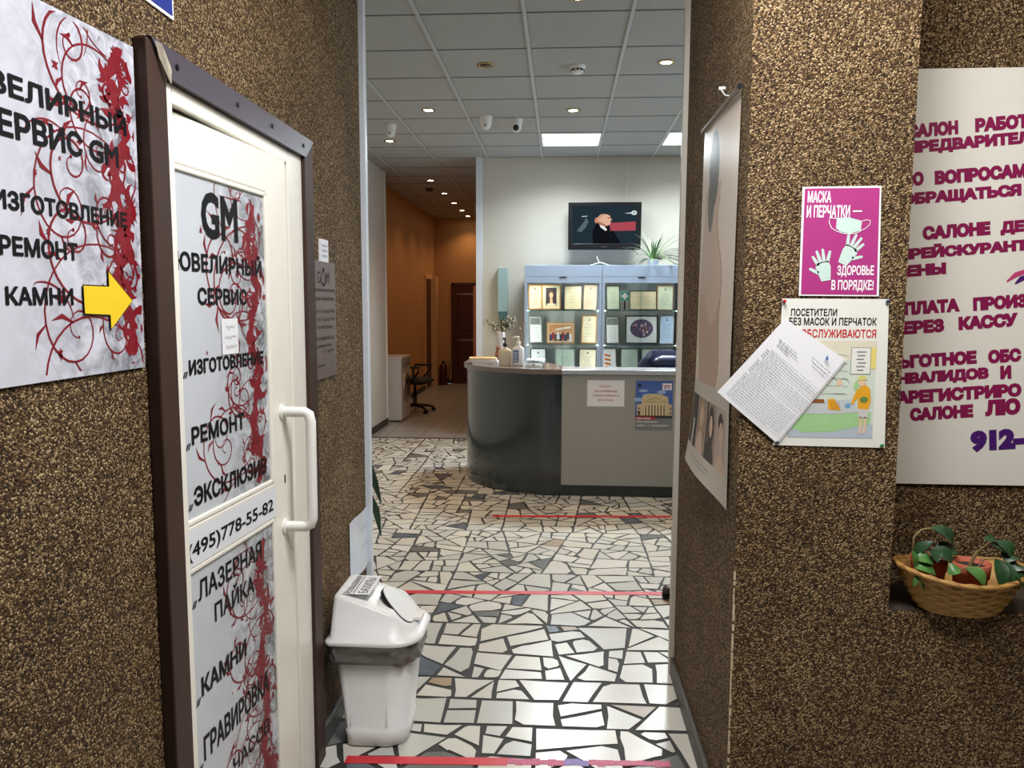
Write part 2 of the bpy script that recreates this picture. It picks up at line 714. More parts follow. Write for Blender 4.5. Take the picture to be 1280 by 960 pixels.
M_TILE = mat('corridor_tile', (150, 148, 144), 0.28, var=0.05, scale=3)
M_JOINT = mat('corridor_joint', (120, 112, 100), 0.7)
ft = MB()
ft.box(M_JOINT, -2.40, 8.52, -0.12, -0.945, 14.6, -0.003)
y = 8.56
while y < 14.5:
    x = -2.40
    while x < -0.96:
        ft.rect(M_TILE, x + 0.004, y + 0.004, min(-0.945, x + 0.40) - 0.004, min(14.6, y + 0.40) - 0.004, 0.0)
        x += 0.40
    y += 0.40
struct(ft, 'floor_corridor')
st = MB()
st.box(mat('metal_threshold', (96, 98, 100), 0.4, metal=0.6), -2.18, 8.49, -0.01, -0.945, 8.55, 0.004)
struct(st, 'trim_7')

# ------------------------------------------------------------------ walls
wl = MB()
wl.box(M_PEB, -0.98, -2.5, 0, -0.80, 1.50, 3.0)
wl.box(M_PEB, -0.98, 2.32, 0, -0.80, 3.07, 3.125)
wl.box(M_PEB, -0.98, 1.50, 1.95, -0.80, 2.32, 3.0)
struct(wl, 'wall_left')
wr = MB()
wr.box(M_PEB, 0.475, 2.05, 0, 0.885, 3.05, 3.125)           # pillar
wr.box(M_PEB, 0.885, 2.25, 0.0, 3.8, 3.05, 3.125)           # back of the niche
wr.box(M_PEB, 0.885, 2.05, 0.0, 2.6, 2.25, 0.694)           # below the ledge
struct(wr, 'wall_right')
sl = MB()
sl.box(mat('dark_ledge_stone', (56, 47, 38), 0.6, var=0.2, scale=10), 0.886, 2.052, 0.694, 2.6, 2.25, 0.696)
struct(sl, 'trim_6')
# worn pale edge of the pillar where the chips are knocked off
we = MB()
M_WORN = mat('bare_plaster', (196, 182, 150), 0.8, var=0.2, scale=60)
z = 0.14
r2 = random.Random(5)
while z < 0.78:
    h = r2.uniform(0.01, 0.05)
    wd = r2.uniform(0.002, 0.0045)
    we.box(M_WORN, 0.475 - 0.0012, 2.05 - 0.0012, z, 0.475 + wd, 2.05 + wd, z + h)
    z += h + r2.uniform(0.0, 0.014)
struct(we, 'trim_8')
b = MB()
b.box(M_PEB, -0.98, -2.62, 0, 2.72, -2.5, 3.0)
struct(b, 'wall_entrance')
b = MB()
b.box(M_PEB, 2.6, -2.5, 0, 2.72, 2.25, 3.0)
struct(b, 'wall_entrance_side')
b = MB()
b.box(M_PAINT, -0.98, -2.62, 2.88, 2.72, 3.05, 3.0)
struct(b, 'ceiling_entrance')
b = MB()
b.box(M_DARKSKIRT, -0.93, 1.45, 0, -0.90, 2.40, 2.0)  # dark sheet standing in for the shade behind the ajar door
struct(b, 'door_recess_dark_sheet')

b = MB()
b.box(M_PANEL, -2.30, 3.07, 0, -2.18, 9.5, 3.125)
struct(b, 'wall_hall_left')
b = MB()
b.box(M_PAINT, -2.30, 2.95, 0, -0.98, 3.07, 3.125)
struct(b, 'wall_hall_front')
b = MB()
b.box(M_ORANGE, -2.52, 9.5, 0, -2.40, 14.72, 3.125)
b.box(M_ORANGE, -2.52, 9.4, 0, -2.30, 9.5, 3.125)
struct(b, 'wall_corridor_left')
b = MB()
b.box(M_ORANGE, -2.52, 14.6, 0, -0.80, 14.72, 3.125)
struct(b, 'wall_corridor_end')
b = MB()
b.box(M_ORANGE, -0.945, 8.78, 0, -0.82, 14.6, 3.125)
struct(b, 'wall_corridor_right')
b = MB()
b.box(M_PAINT, -0.945, 8.66, 0, 3.92, 8.78, 3.125)
struct(b, 'wall_back')
b = MB()
for q in ((3.05, 0, 3.8, 3.125), (6.2, 0, 8.78, 3.125), (3.8, 0, 6.2, 1.0), (3.8, 2.7, 6.2, 3.125)):
    b.box(M_PAINT, 3.8, q[0], q[1], 3.92, q[2], q[3])
struct(b, 'wall_hall_right')
b = MB()
for q in ((3.8, 1.0, 3.86, 2.7), (6.14, 1.0, 6.2, 2.7), (4.95, 1.0, 5.05, 2.7), (3.86, 1.0, 6.14, 1.06), (3.86, 2.64, 6.14, 2.7)):
    b.box(M_WHITE, 3.83, q[0], q[1], 3.89, q[2], q[3])
b.box(M_GLASS, 3.855, 3.86, 1.06, 3.865, 6.14, 2.64)
struct(b, 'window_1')

# hall ceiling: square mineral tiles on exposed bars
M_CT = mat('ceiling_tile', (172, 173, 171), 0.9, var=0.03, scale=4, bump=0.15, bscale=90)
M_TBAR = mat('ceiling_bar', (190, 193, 194), 0.5, var=0.02)
M_TSHADE = mat('ceiling_bar_shade', (120, 124, 126), 0.8)  # shadow of the bars, painted as darker grey strips
ce = MB()
ce.box(M_CT, -2.52, 3.05, 3.125, 3.92, 14.72, 3.24)
for k in range(-2, 9):
    x = -1.42 + 0.6 * k
    if x < -2.45:
        continue
    y1 = 8.66 if x > -0.94 else 14.6
    ce.box(M_TBAR, x - 0.011, 3.05, 3.118, x + 0.011, y1, 3.126)
    ce.box(M_TSHADE, x + 0.011, 3.05, 3.1235, x + 0.015, y1, 3.126)
for j in range(-2, 17):
    y = 4.46 + 0.6 * j
    if y > 14.5:
        continue
    x1 = 3.8 if y < 8.7 else -0.945
    ce.box(M_TSHADE, -2.4, y - 0.006, 3.1215, x1, y + 0.006, 3.126)
struct(ce, 'ceiling')

# trims: corner beads, skirtings, casing
b = MB()
b.box(mat('white_corner_bead', (214, 220, 228), 0.35, var=0.02), -0.983, 3.07, 0, -0.777, 3.10, 3.125)
struct(b, 'trim_1', bevel=0.003)
b = MB()
b.box(mat('beige_corner_bead', (198, 190, 176), 0.4, var=0.03), 0.455, 3.05, 0, 0.90, 3.075, 3.125)
struct(b, 'trim_2', bevel=0.003)
b = MB()
b.box(mat('white_edge_trim', (222, 228, 236), 0.35, var=0.02), -0.955, 8.645, 0, -0.885, 8.665, 3.125)
struct(b, 'trim_3', bevel=0.003)
b = MB()
b.box(M_WHITE, -2.30, 9.495, 0, -2.165, 9.52, 3.125)
struct(b, 'trim_4', bevel=0.003)
b = MB()
b.box(M_DARKSKIRT, -0.80, 2.42, 0, -0.785, 3.07, 0.075)
struct(b, 'baseboard_left', bevel=0.003)
b = MB()
b.box(M_DARKSKIRT, 0.46, 2.05, 0, 0.475, 3.05, 0.075)
struct(b, 'baseboard_right', bevel=0.003)
b = MB()
b.box(mat('black_skirting', (44, 46, 50), 0.45), -2.18, 3.2, 0, -2.165, 9.5, 0.08)
struct(b, 'baseboard_hall', bevel=0.003)
b = MB()
b.box(mat('black_skirting', (44, 46, 50), 0.45), -2.40, 10.2, 0, -2.385, 13.45, 0.08)
b.box(mat('black_skirting', (44, 46, 50), 0.45), -2.40, 14.585, 0, -2.08, 14.6, 0.08)
struct(b, 'baseboard_corridor', bevel=0.003)

# ------------------------------------------------------------------ printed scroll ornament shared by the door films and the wall sign
def spiral(mb, m, x, y, a, size, hand, n, wd, rg):
    pts, ws = [], []
    ang = a
    r = size
    px, py = x, y
    k = 34
    for i in range(k):
        pts.append((px, py))
        f = i / k
        ws.append(wd * (0.35 + 0.9 * math.sin(PI * min(1, 0.15 + f * 0.85))))
        st = size * 0.20 * (1 - 0.78 * f)
        ang += hand * (0.10 + 0.42 * f)
        px += math.cos(ang) * st
        py += math.sin(ang) * st
    mb.ribbon(m, pts, ws, n)
    mb.ell(m, pts[-1][0], pts[-1][1], wd * 0.9, wd * 0.9, n, 8)
    for i in (7, 12, 17):
        p, q = pts[i], pts[i + 1]
        t = math.atan2(q[1] - p[1], q[0] - p[0]) - hand * rg.uniform(0.5, 1.0)
        L = size * rg.uniform(0.22, 0.42)
        e = (p[0] + math.cos(t) * L, p[1] + math.sin(t) * L)
        mid = ((p[0] + e[0]) / 2 + math.sin(t) * L * 0.16 * hand, (p[1] + e[1]) / 2 - math.cos(t) * L * 0.16 * hand)
        mb.ribbon(m, [p, mid, e], [wd * 0.9, wd * 2.4, wd * 0.1], n)


def blot(mb, m, x, y, r, n, rg, k=13):
    pts = []
    for i in range(k * 2):
        a = PI * i / k
        rr = r * (rg.uniform(0.75, 1.5) if i % 2 else rg.uniform(0.35, 0.6))
        pts.append((x + math.cos(a) * rr * 0.75, y + math.sin(a) * rr))
    cx = [(x, y)]
    for i in range(len(pts)):
        mb.flat(m, [cx[0], pts[i], pts[(i + 1) % len(pts)]], n)


def ornament(mb, m, x0, x1, y0, y1, n, seed):
    """dark red floral scrolls: a ragged trunk near the right edge with tendrils curling left"""
    rg = random.Random(seed)
    W, H = x1 - x0, y1 - y0
    S = min(W, H * 0.8)
    cnt = [0]

    def lv():                                   # separate ink layers, so that no two strokes are coplanar
        cnt[0] += 1
        return n + 0.00005 * (cnt[0] % 11)
    tx = x1 - 0.24 * W
    K = 26
    trunk = [(tx + 0.06 * W * math.sin(i * 0.8) + rg.uniform(-.02, .02) * W, y0 + H * i / (K - 1)) for i in range(K)]
    mb.ribbon(m, trunk, [S * (0.022 + 0.075 * abs(math.sin(i * 1.25 + 0.6))) for i in range(K)], lv())
    for i in range(1, K - 1):
        p = trunk[i]
        if rg.random() < 0.7:
            blot(mb, m, p[0] + rg.uniform(-.08, .12) * W, p[1], S * rg.uniform(0.03, 0.095), lv(), rg)
        for q in range(3):                      # acanthus-like flicks
            a = rg.uniform(0, 2 * PI)
            hd = rg.choice((-1, 1))
            L = S * rg.uniform(0.06, 0.17)
            x, y = p[0] + rg.uniform(-.07, .10) * W, p[1]
            pts, ws = [], []
            for k in range(9):
                pts.append((x, y))
                ws.append(S * 0.040 * math.sin(PI * (0.08 + 0.9 * k / 8)) ** 1.3 + 0.0004)
                x += math.cos(a) * L / 8
                y += math.sin(a) * L / 8
                a += hd * 0.26
            mb.ribbon(m, pts, ws, lv())
    ns = max(4, int(5.5 * H / S / 1.3))
    for i in range(ns):
        f = (i + 0.5) / ns
        p = trunk[int(f * (K - 1))]
        h = 1 if i % 2 else -1
        spiral(mb, m, p[0], p[1], PI + h * rg.uniform(-0.2, 0.9), S * rg.uniform(0.26, 0.46), -h, lv(), S * rg.uniform(0.008, 0.013), rg)
        spiral(mb, m, p[0] - 0.05 * W, p[1] + 0.02 * H, PI + h * rg.uniform(-0.6, 0.6), S * rg.uniform(0.16, 0.26), h, lv(), S * rg.uniform(0.006, 0.010), rg)
        spiral(mb, m, p[0] + 0.03 * W, p[1], h * rg.uniform(0.2, 1.2), S * rg.uniform(0.10, 0.18), h, lv(), S * rg.uniform(0.010, 0.014), rg)
    for i in range(5):
        x, y, L, a = x0 + W * rg.uniform(0.25, 0.7), y0 + H * rg.random(), S * rg.uniform(0.3, 0.6), rg.uniform(0.8, 2.4)
        hd = rg.choice((-1, 1))
        q = []
        for k in range(14):
            q.append((min(x1 - 0.004, max(x0, x)), min(y1, max(y0, y))))
            x += math.cos(a) * L / 14
            y += math.sin(a) * L / 14
            a += hd * 0.14
        mb.ribbon(m, q, [S * 0.007 * (0.4 + math.sin(PI * k / 13)) for k in range(14)], lv())
    for i in range(7):
        blot(mb, m, x0 + W * rg.uniform(0.0, 0.6), y0 + H * rg.random(), S * rg.uniform(0.014, 0.032), lv(), rg, 6)


def clip_ornament(m, box, seed):
    """ornament whose strokes are kept inside the printed sheet"""
    t = MB()
    ornament(t, m, box[0], box[1], box[2], box[3], 0.0, seed)
    t.v = [(min(box[5], max(box[4], p[0])), min(box[7], max(box[6], p[1])), p[2]) for p in t.v]
    return t


# ------------------------------------------------------------------ door of the jewellery workshop, ajar towards the passage
cs = MB()     # brown sheet-steel casing
for (y0, z0, y1, z1) in ((1.435, 0, 1.505, 2.0), (2.315, 0, 2.395, 2.0)):
    cs.box(M_BROWN, -0.80, y0, z0, -0.772, y1, z1)
struct(cs, 'trim_9', bevel=0.003)
cs = MB()
M_HEADSTEEL = mat('cool_sheen_steel', (74, 66, 76), 0.33, var=0.1, scale=9)  # bluish sheen of the overhead light painted into the steel colour
cs.poly(M_HEADSTEEL, [(-0.768, 1.445, 2.004), (-0.768, 1.51, 1.945), (-0.768, 2.318, 1.945), (-0.768, 2.395, 2.004)])
cs.poly(M_HEADSTEEL, [(-0.80, 1.445, 2.004), (-0.768, 1.445, 2.004), (-0.768, 2.395, 2.004), (-0.80, 2.395, 2.004)])
cs.poly(M_HEADSTEEL, [(-0.80, 1.51, 1.945), (-0.80, 2.318, 1.945), (-0.768, 2.318, 1.945), (-0.768, 1.51, 1.945)])
cs.poly(M_HEADSTEEL, [(-0.80, 1.445, 2.004), (-0.80, 1.51, 1.945), (-0.768, 1.51, 1.945), (-0.768, 1.445, 2.004)])
cs.poly(M_HEADSTEEL, [(-0.80, 2.395, 2.004), (-0.768, 2.395, 2.004), (-0.768, 2.318, 1.945), (-0.80, 2.318, 1.945)])
for y in (1.54, 1.83, 2.05, 2.30):
    cs.lathe(M_BLACK, [(0.006, 0), (0.006, 0.003)], (0, 0, 0), 10)
    for i in range(len(cs.v) - 10 * 4, len(cs.v)):
        p = cs.v[i]
        cs.v[i] = (-0.768 + p[2], y + p[0], 1.975 + p[1])
cs.poly(mat('bent_bare_metal', (176, 166, 148), 0.5, var=0.15, scale=60), [(-0.764, 1.452, 1.998), (-0.758, 1.466, 1.995), (-0.756, 1.496, 1.958), (-0.760, 1.500, 1.930), (-0.768, 1.488, 1.950), (-0.766, 1.468, 1.972)])
struct(cs, 'trim_10')

dt = thing('door_1', 'white workshop door with printed glass film standing ajar in left wall', 'door', (-0.80, 1.53, 0), (R(90), 0, R(86)))
dt['kind'] = 'structure'
fr = MB()
fr.box(M_PVC, -0.80, 1.505, 0, -0.782, 1.545, 1.945)
fr.box(M_PVC, -0.80, 2.195, 0, -0.782, 2.315, 1.945)
fr.box(M_PVC, -0.80, 1.545, 1.905, -0.782, 2.195, 1.945)
fr.box(M_PVC, -0.815, 2.175, 0, -0.80, 2.20, 1.905)
fr.box(M_PVC, -0.87, 1.505, 1.875, -0.83, 2.32, 1.945)
fr.box(M_PVC, -0.87, 2.10, 0, -0.83, 2.32, 1.9)
struct(fr, 'trim_11', bevel=0.004)
# leaf, local: x along the leaf, y up, z towards the passage
LW = 0.585
lf = MB()
for q in ((-0.016, 0.02, 0.030, 1.899), (0.462, 0.02, LW, 1.899), (0.030, 1.795, 0.462, 1.899), (0.030, 0.932, 0.462, 1.026), (0.030, 0.02, 0.462, 0.16)):
    lf.box(M_PVC, q[0], q[1], -0.045, q[2], q[3], 0.0)
lfo = lf.build('leaf_frame', dt, bevel=0.004)
bd = MB()     # glazing beads
for a in ((0.030, 1.026, 0.462, 1.795), (0.030, 0.16, 0.462, 0.932)):
    x0, y0, x1, y1 = a
    for q in ((x0, y0, x0 + 0.007, y1), (x1 - 0.012, y0, x1, y1), (x0, y1 - 0.012, x1, y1), (x0, y0, x1, y0 + 0.012)):
        bd.box(M_PVC, q[0], q[1], -0.02, q[2], q[3], 0.001)
bd.build('glazing_bead', dt, bevel=0.003)
M_FILM = grunge('door_film', 0.12, 0.44, (200, 204, 210), (92, 92, 96))
for nm, (y0, y1), sd in (('upper', (1.026, 1.795), 3), ('lower', (0.16, 0.932), 8)):
    g = MB()
    g.box(M_FILM, 0.036, y0 + 0.006, -0.022, 0.456, y1 - 0.006, -0.005)
    go = g.build('glass_pane', dt)
    o = clip_ornament(M_RED, (0.13, 0.462, y0 + 0.02, y1 - 0.04, 0.045, 0.449, y0 + 0.015, y1 - 0.014), sd)
    o.v = [(p[0], p[1], -0.0045 + p[2]) for p in o.v]
    o.build('floral_print', go)
    tx = MB()
    if nm == 'upper':
        for s, q, bo in (('GM', (0.146, 1.652, 0.312, 1.757), 0.03), ('ЮВЕЛИРНЫЙ', (0.041, 1.576, 0.432, 1.628), 0.028), ('СЕРВИС', (0.119, 1.504, 0.348, 1.543), 0.03),
                         ('ИЗГОТОВЛЕНИЕ', (0.073, 1.352, 0.428, 1.386), 0.035), ('РЕМОНТ', (0.073, 1.199, 0.314, 1.240), 0.03), ('ЭКСКЛЮЗИВ', (0.073, 1.062, 0.428, 1.106), 0.032)):
            tx.text(M_INK, s, *q, -0.0037, bo * 1.6)
        for y in (1.348, 1.192, 1.058):
            for k in (0, 0.008):
                tx.flat(M_INK, [(0.048 + k, y), (0.053 + k, y), (0.061 + k, y + 0.014), (0.056 + k, y + 0.014)], -0.0037)
    else:
        for s, q, bo in (('ЛАЗЕРНАЯ', (0.075, 0.845, 0.384, 0.894), 0.02), ('ПАЙКА', (0.141, 0.772, 0.338, 0.828), 0.02), ('КАМНИ', (0.073, 0.624, 0.285, 0.670), 0.03),
                         ('ГРАВИРОВКА', (0.073, 0.470, 0.404, 0.530), 0.025)):
            tx.text(M_INK, s, *q, -0.0037, bo * 1.6)
        for y in (0.838, 0.612, 0.455):
            for k in (0, 0.008):
                tx.flat(M_INK, [(0.048 + k, y), (0.053 + k, y), (0.061 + k, y + 0.016), (0.056 + k, y + 0.016)], -0.0037)
        tx.text(M_INK, 'ЧАСОВ', 0.20, 0.36, 0.40, 0.40, -0.0037, 0.02)
    tx.build('lettering', go)
pl = MB()
pl.rect(mat('phone_label', (226, 228, 232), 0.4, var=0.01), 0.022, 0.934, 0.470, 1.018, 0.0008)
pl.text(M_INK, '(495)778-55-82', 0.030, 0.945, 0.450, 0.988, 0.0016, 0.03)
pl.build('phone_label', dt)
nt_ = MB()
nt_.rect(M_PAPER, 0.216, 1.388, 0.294, 1.472, -0.0030)
rg = random.Random(2)
for y, a, b_ in ((1.448, 0.235, 0.272), (1.424, 0.230, 0.285), (1.402, 0.235, 0.284)):
    x = a
    while x < b_:
        nt_.ribbon(M_INK, [(x, y + rg.uniform(-.004, .004)), (x + 0.003, y + 0.008), (x + 0.006, y + rg.uniform(-.003, .003)), (x + 0.009, y + 0.006)], 0.0011, -0.0026)
        x += 0.011
nt_.build('paper_note', dt)
hd = MB()
U = 0.527
pts = [(U - 0.004, 1.212, 0.0), (U - 0.003, 1.212, 0.045)]
pts += [(U + 0.002, 1.212, 0.062), (U + 0.003, 1.205, 0.074), (U + 0.003, 1.185, 0.079)]
pts += [(U + 0.002, 1.10, 0.079), (U + 0.001, 0.95, 0.079), (U, 0.912, 0.079), (U, 0.897, 0.073), (U, 0.890, 0.060), (U - 0.002, 0.890, 0.04), (U - 0.004, 0.890, 0.0)]
hd.tube(M_WHITE, pts, 0.0145, 12)
for y in (1.212, 0.890):
    hd.tube(M_WHITE, [(U - 0.004, y, 0.0), (U - 0.004, y, 0.006)], 0.021, 14)
tag(hd.build('door_handle', dt, recalc=True), 'white curved pull handle')
kh = MB()
kh.box(M_BLACK, 0.526, 1.012, -0.001, 0.533, 1.034, 0.001)
kh.build('keyhole', dt)

# ------------------------------------------------------------------ notices on the left wall
t = thing('sign_board', 'large pale sign with red scrollwork and yellow arrow left of the door', 'sign', (-0.80, 0.56, 1.386), ONLEFT)
s = MB()
M_SIGN = grunge('sign_film', 0.42, 0.86, (206, 206, 216), (112, 114, 124), 0.1)
TL = 0.022      # the board hangs a touch higher at its right end
s.add(M_SIGN, [(0, 0, 0.006), (0.86, 0, 0.006), (0.868, 0.592, 0.006), (0, 0.545, 0.006)], [(0, 1, 2, 3)])
s.add(M_BLACK, [(0, 0, 0), (0.86, 0, 0), (0.868, 0.592, 0), (0, 0.545, 0), (0, 0, 0.0058), (0.86, 0, 0.0058), (0.868, 0.592, 0.0058), (0, 0.545, 0.0058)],
      [(0, 1, 5, 4), (1, 2, 6, 5), (2, 3, 7, 6), (3, 0, 4, 7)])
so = s.build('board', t)
o = clip_ornament(M_RED, (0.56, 0.885, 0.03, 0.58, 0.40, 0.856, 0.01, 0.575), 21)
o.v = [(p[0], p[1], 0.0064 + p[2]) for p in o.v]
o.build('floral_print', t)
tx = MB()
oy, oz = 0.56, 1.386


def sg(s_, a, rot=0.0, bo=0.03):
    tx.text(M_INK, s_, a[0] - oy, a[1] - oz, a[2] - oy, a[3] - oz, 0.0072, bo * 1.5, rot)


sg('ЮВЕЛИРНЫЙ', (0.99, 1.799, 1.392, 1.841), R(1.4))
sg('СЕРВИС GM', (1.02, 1.742, 1.362, 1.782), R(0.9))
sg('ИЗГОТОВЛЕНИЕ', (1.045, 1.640, 1.380, 1.668), R(0.6))
sg('РЕМОНТ', (1.052, 1.575, 1.230, 1.604), R(0.3))
sg('КАМНИ', (1.058, 1.504, 1.212, 1.531), 0)
tx.build('lettering', t)
ar = MB()
ar.flat(mat('yellow_arrow', (236, 200, 30), 0.45, var=0.03), [(q[0] - oy, q[1] - oz) for q in ((1.237, 1.490), (1.310, 1.487), (1.310, 1.462), (1.381, 1.512), (1.310, 1.562), (1.310, 1.536), (1.237, 1.536))], 0.0092)
e = MB()
q = [(1.235, 1.488), (1.308, 1.485), (1.308, 1.459), (1.384, 1.512), (1.308, 1.566), (1.308, 1.538), (1.235, 1.538)]
ar.flat(M_INK, [(a - oy, b_ - oz) for a, b_ in q], 0.0086)
ar.build('arrow', t)

t = thing('plate_sign', 'small blue enamel plate with white edge, above the white door', 'sign', (-0.80, 1.13, 2.082), ONLEFT)
s = MB()
s.box(M_WHITE, 0, 0, 0, 0.463, 0.22, 0.004)
s.build('plate_border', t, bevel=0.0015)
s = MB()
s.box(mat('enamel_blue', (34, 48, 128), 0.3, var=0.04), 0.007, 0.007, 0.004, 0.456, 0.213, 0.0048)
s.build('plate_face', t)

t = thing('wall_plaque', 'narrow brushed metal plaque with opening hours right of the white door', 'plaque', (-0.80, 2.405, 1.258), ONLEFT)
s = MB()
s.box(mat('brushed_plaque', (118, 100, 96), 0.35, metal=0.35, var=0.12, scale=5, stretch=(0.4, 1, 1)), 0, 0, 0, 0.276, 0.39, 0.006)
s.build('plate', t, bevel=0.001)
tx = MB()
tx.text(M_INK, 'G', 0.075, 0.318, 0.110, 0.356, 0.0066, 0.0)
tx.text(M_INK, 'M', 0.172, 0.318, 0.205, 0.356, 0.0066, 0.0)
rp = arc((0.141, 0.334), 0.022, R(125), R(415), 20)
tx.ribbon(M_INK, rp, [0.004 + 0.006 * math.sin(PI * i / 20) for i in range(21)], 0.0066)
tx.flat(M_INK, [(0.127, 0.362), (0.133, 0.369), (0.149, 0.369), (0.155, 0.362), (0.141, 0.350)], 0.0066)
for s_, q in (('Ювелирная мастерская', (0.02, 0.287, 0.262, 0.303)), ('студия «Gold мастер»', (0.032, 0.258, 0.252, 0.274)), ('пн-пт  с 11.00 до 19.00', (0.03, 0.216, 0.258, 0.231)),
              ('сб  с 11.00 до 17.00', (0.07, 0.190, 0.258, 0.205)), ('вс  ВЫХОДНОЙ', (0.07, 0.165, 0.225, 0.180)), ('тел: 8(495)778-55-82', (0.055, 0.126, 0.242, 0.140)),
              ('цокольный этаж', (0.058, 0.103, 0.212, 0.117)), ('с 11 до 19', (0.118, 0.083, 0.235, 0.096)), ('Без выходных', (0.03, 0.040, 0.150, 0.050))):
    tx.text(M_INK, s_, *q, 0.0066, 0.012)
tx.build('lettering', t)

t = thing('paper_slip', 'small scribbled paper slip stuck above the metal plaque', 'note', (-0.80, 2.52, 1.648), ONLEFT)
s = MB()
s.box(M_PAPER, 0, 0, 0.0, 0.085, 0.074, 0.007)
s.build('slip', t)
tx = MB()
M_BLUEINK = mat('blue_ink', (60, 84, 140), 0.5)
for i in range(3):
    x = 0.012
    while x < 0.066:
        tx.ribbon(M_BLUEINK, [(x, 0.05 - i * 0.017), (x + 0.004, 0.058 - i * 0.017), (x + 0.008, 0.049 - i * 0.017)], 0.0018, 0.0076)
        x += 0.010
tx.build('handwriting', t)

t = thing('paper_notice', 'white notice in a plastic sleeve low on left wall behind the bin', 'notice', (-0.80, 2.812, 0.440), ONLEFT)
s = MB()
k = 8
rows = []
for j in range(k + 1):
    y = 0.235 * j / k
    rows.append([(0.30 * i / k, y + 0.003 * math.sin(i), 0.004 + 0.010 * math.sin(PI * i / k) * (1 - j / k) + 0.001 * (i % 2)) for i in range(k + 1)])
vs = [p for r in rows for p in r]
fs = [(j * (k + 1) + i, j * (k + 1) + i + 1, (j + 1) * (k + 1) + i + 1, (j + 1) * (k + 1) + i) for j in range(k) for i in range(k)]
s.add(mat('sleeved_paper', (214, 220, 232), 0.22, var=0.02, coat=0.5), vs, fs, True)
s.build('sheet', t)
tx = MB()
for q in ((0.12, 0.166, 0.20, 0.180), (0.13, 0.095, 0.22, 0.109)):
    x = q[0]
    while x < q[2]:
        tx.ribbon(M_INK, [(x, q[1]), (x + 0.006, q[3]), (x + 0.012, q[1] + 0.003)], 0.0016, 0.0155)
        x += 0.015
tx.build('handwriting', t)

# ------------------------------------------------------------------ waste bin with swing lid
t = thing('waste_bin', 'white plastic swing-lid waste bin with grey liner standing by the left wall', 'bin', (-0.625, 2.565, 0))


def dring(z, x0, x1, hy, r0, r1, k=8, z2=None):
    """plan with tight corners on the wall side and a full round on the flap side"""
    p = []
    for cx, cy, r, a in ((x1 - r1, hy - r1, r1, 0), (x0 + r0, hy - r0, r0, 90), (x0 + r0, -hy + r0, r0, 180), (x1 - r1, -hy + r1, r1, 270)):
        for i in range(k + 1):
            an = R(a + 90 * i / k)
            p.append((cx + r * math.cos(an), cy + r * math.sin(an)))
    return [(x, y, z if z2 is None else z + (z2 - z) * (x - x0) / (x1 - x0)) for x, y in p]


M_BIN = mat('bin_plastic', (226, 226, 224), 0.38, var=0.015)
s = MB()
rings = []
for z, i_ in ((0.0, 0.012), (0.006, 0.002), (0.03, 0.0), (0.062, -0.004), (0.064, -0.001), (0.385, -0.030)):
    rings.append(dring(z, -0.098 + i_, 0.112 - i_, 0.118 - i_, 0.03, 0.075))
s.loft(M_BIN, rings)
# moulded vertical ribs on the side that faces the room
for i in range(19):
    x = -0.078 + i * 0.0068
    zz0, zz1 = 0.075, 0.30
    y0, y1 = -0.1190 - (zz0 - 0.064) / 0.321 * 0.029, -0.1190 - (zz1 - 0.064) / 0.321 * 0.029
    s.add(M_BIN, [(x, y0 + 0.0008, zz0), (x + 0.0034, y0 - 0.0002, zz0), (x + 0.0065, y0 + 0.0008, zz0), (x, y1 + 0.0008, zz1), (x + 0.0034, y1 - 0.0002, zz1), (x + 0.0065, y1 + 0.0008, zz1)],
          [(0, 1, 4, 3), (1, 2, 5, 4)])
s.build('bin_body', t)
s = MB()
rings = []
rg = random.Random(4)
M_BAG = mat('grey_liner', (92, 88, 84), 0.26, var=0.25, scale=26, stretch=(1, 1, 3), coat=0.4)
for j in range(9):
    z = 0.308 + 0.072 * j / 8
    rr = []
    base = dring(z, -0.142, 0.154, 0.155, 0.03, 0.09, 14)
    for q, p in enumerate(base):
        wv = 0.0035 * math.sin(q * 1.3 + j * 0.8) + 0.003 * math.sin(q * 0.47 - j * 1.1) + rg.uniform(-.001, .001)
        if j == 0:
            wv += -0.003
        l = math.hypot(p[0], p[1])
        rr.append((p[0] * (1 + wv / l), p[1] * (1 + wv / l), z + (0.006 * math.sin(q * 0.6) if j == 0 else 0)))
    rings.append(rr)
s.loft(M_BAG, rings, False, False)
tag(s.build('bin_liner', t), 'crinkled grey plastic liner')
s = MB()


def zt(x):
    return min(0.530, 0.530 - (x - 0.005) * 0.93)


def roof(x0, x1, hy, r0, r1, dz, ky=1.0):
    return [(p[0], p[1] * ky, max(0.4005, zt(p[0]) + dz)) for p in dring(0, x0, x1, hy, r0, r1)]


rings = [dring(0.376, -0.150, 0.166, 0.158, 0.022, 0.10), dring(0.385, -0.153, 0.169, 0.161, 0.022, 0.10), dring(0.392, -0.150, 0.166, 0.158, 0.022, 0.10),
         dring(0.398, -0.138, 0.154, 0.146, 0.022, 0.095), roof(-0.131, 0.146, 0.114, 0.018, 0.075, -0.009), roof(-0.129, 0.143, 0.1095, 0.018, 0.075, -0.002),
         roof(-0.124, 0.138, 0.104, 0.016, 0.072, 0.0), roof(-0.124, 0.138, 0.104, 0.016, 0.072, 0.0, 0.5), roof(-0.124, 0.138, 0.104, 0.016, 0.072, 0.0, 0.001)]
s.loft(M_BIN, rings, True, False)
tag(s.build('lid', t, recalc=True), 'white dome lid')
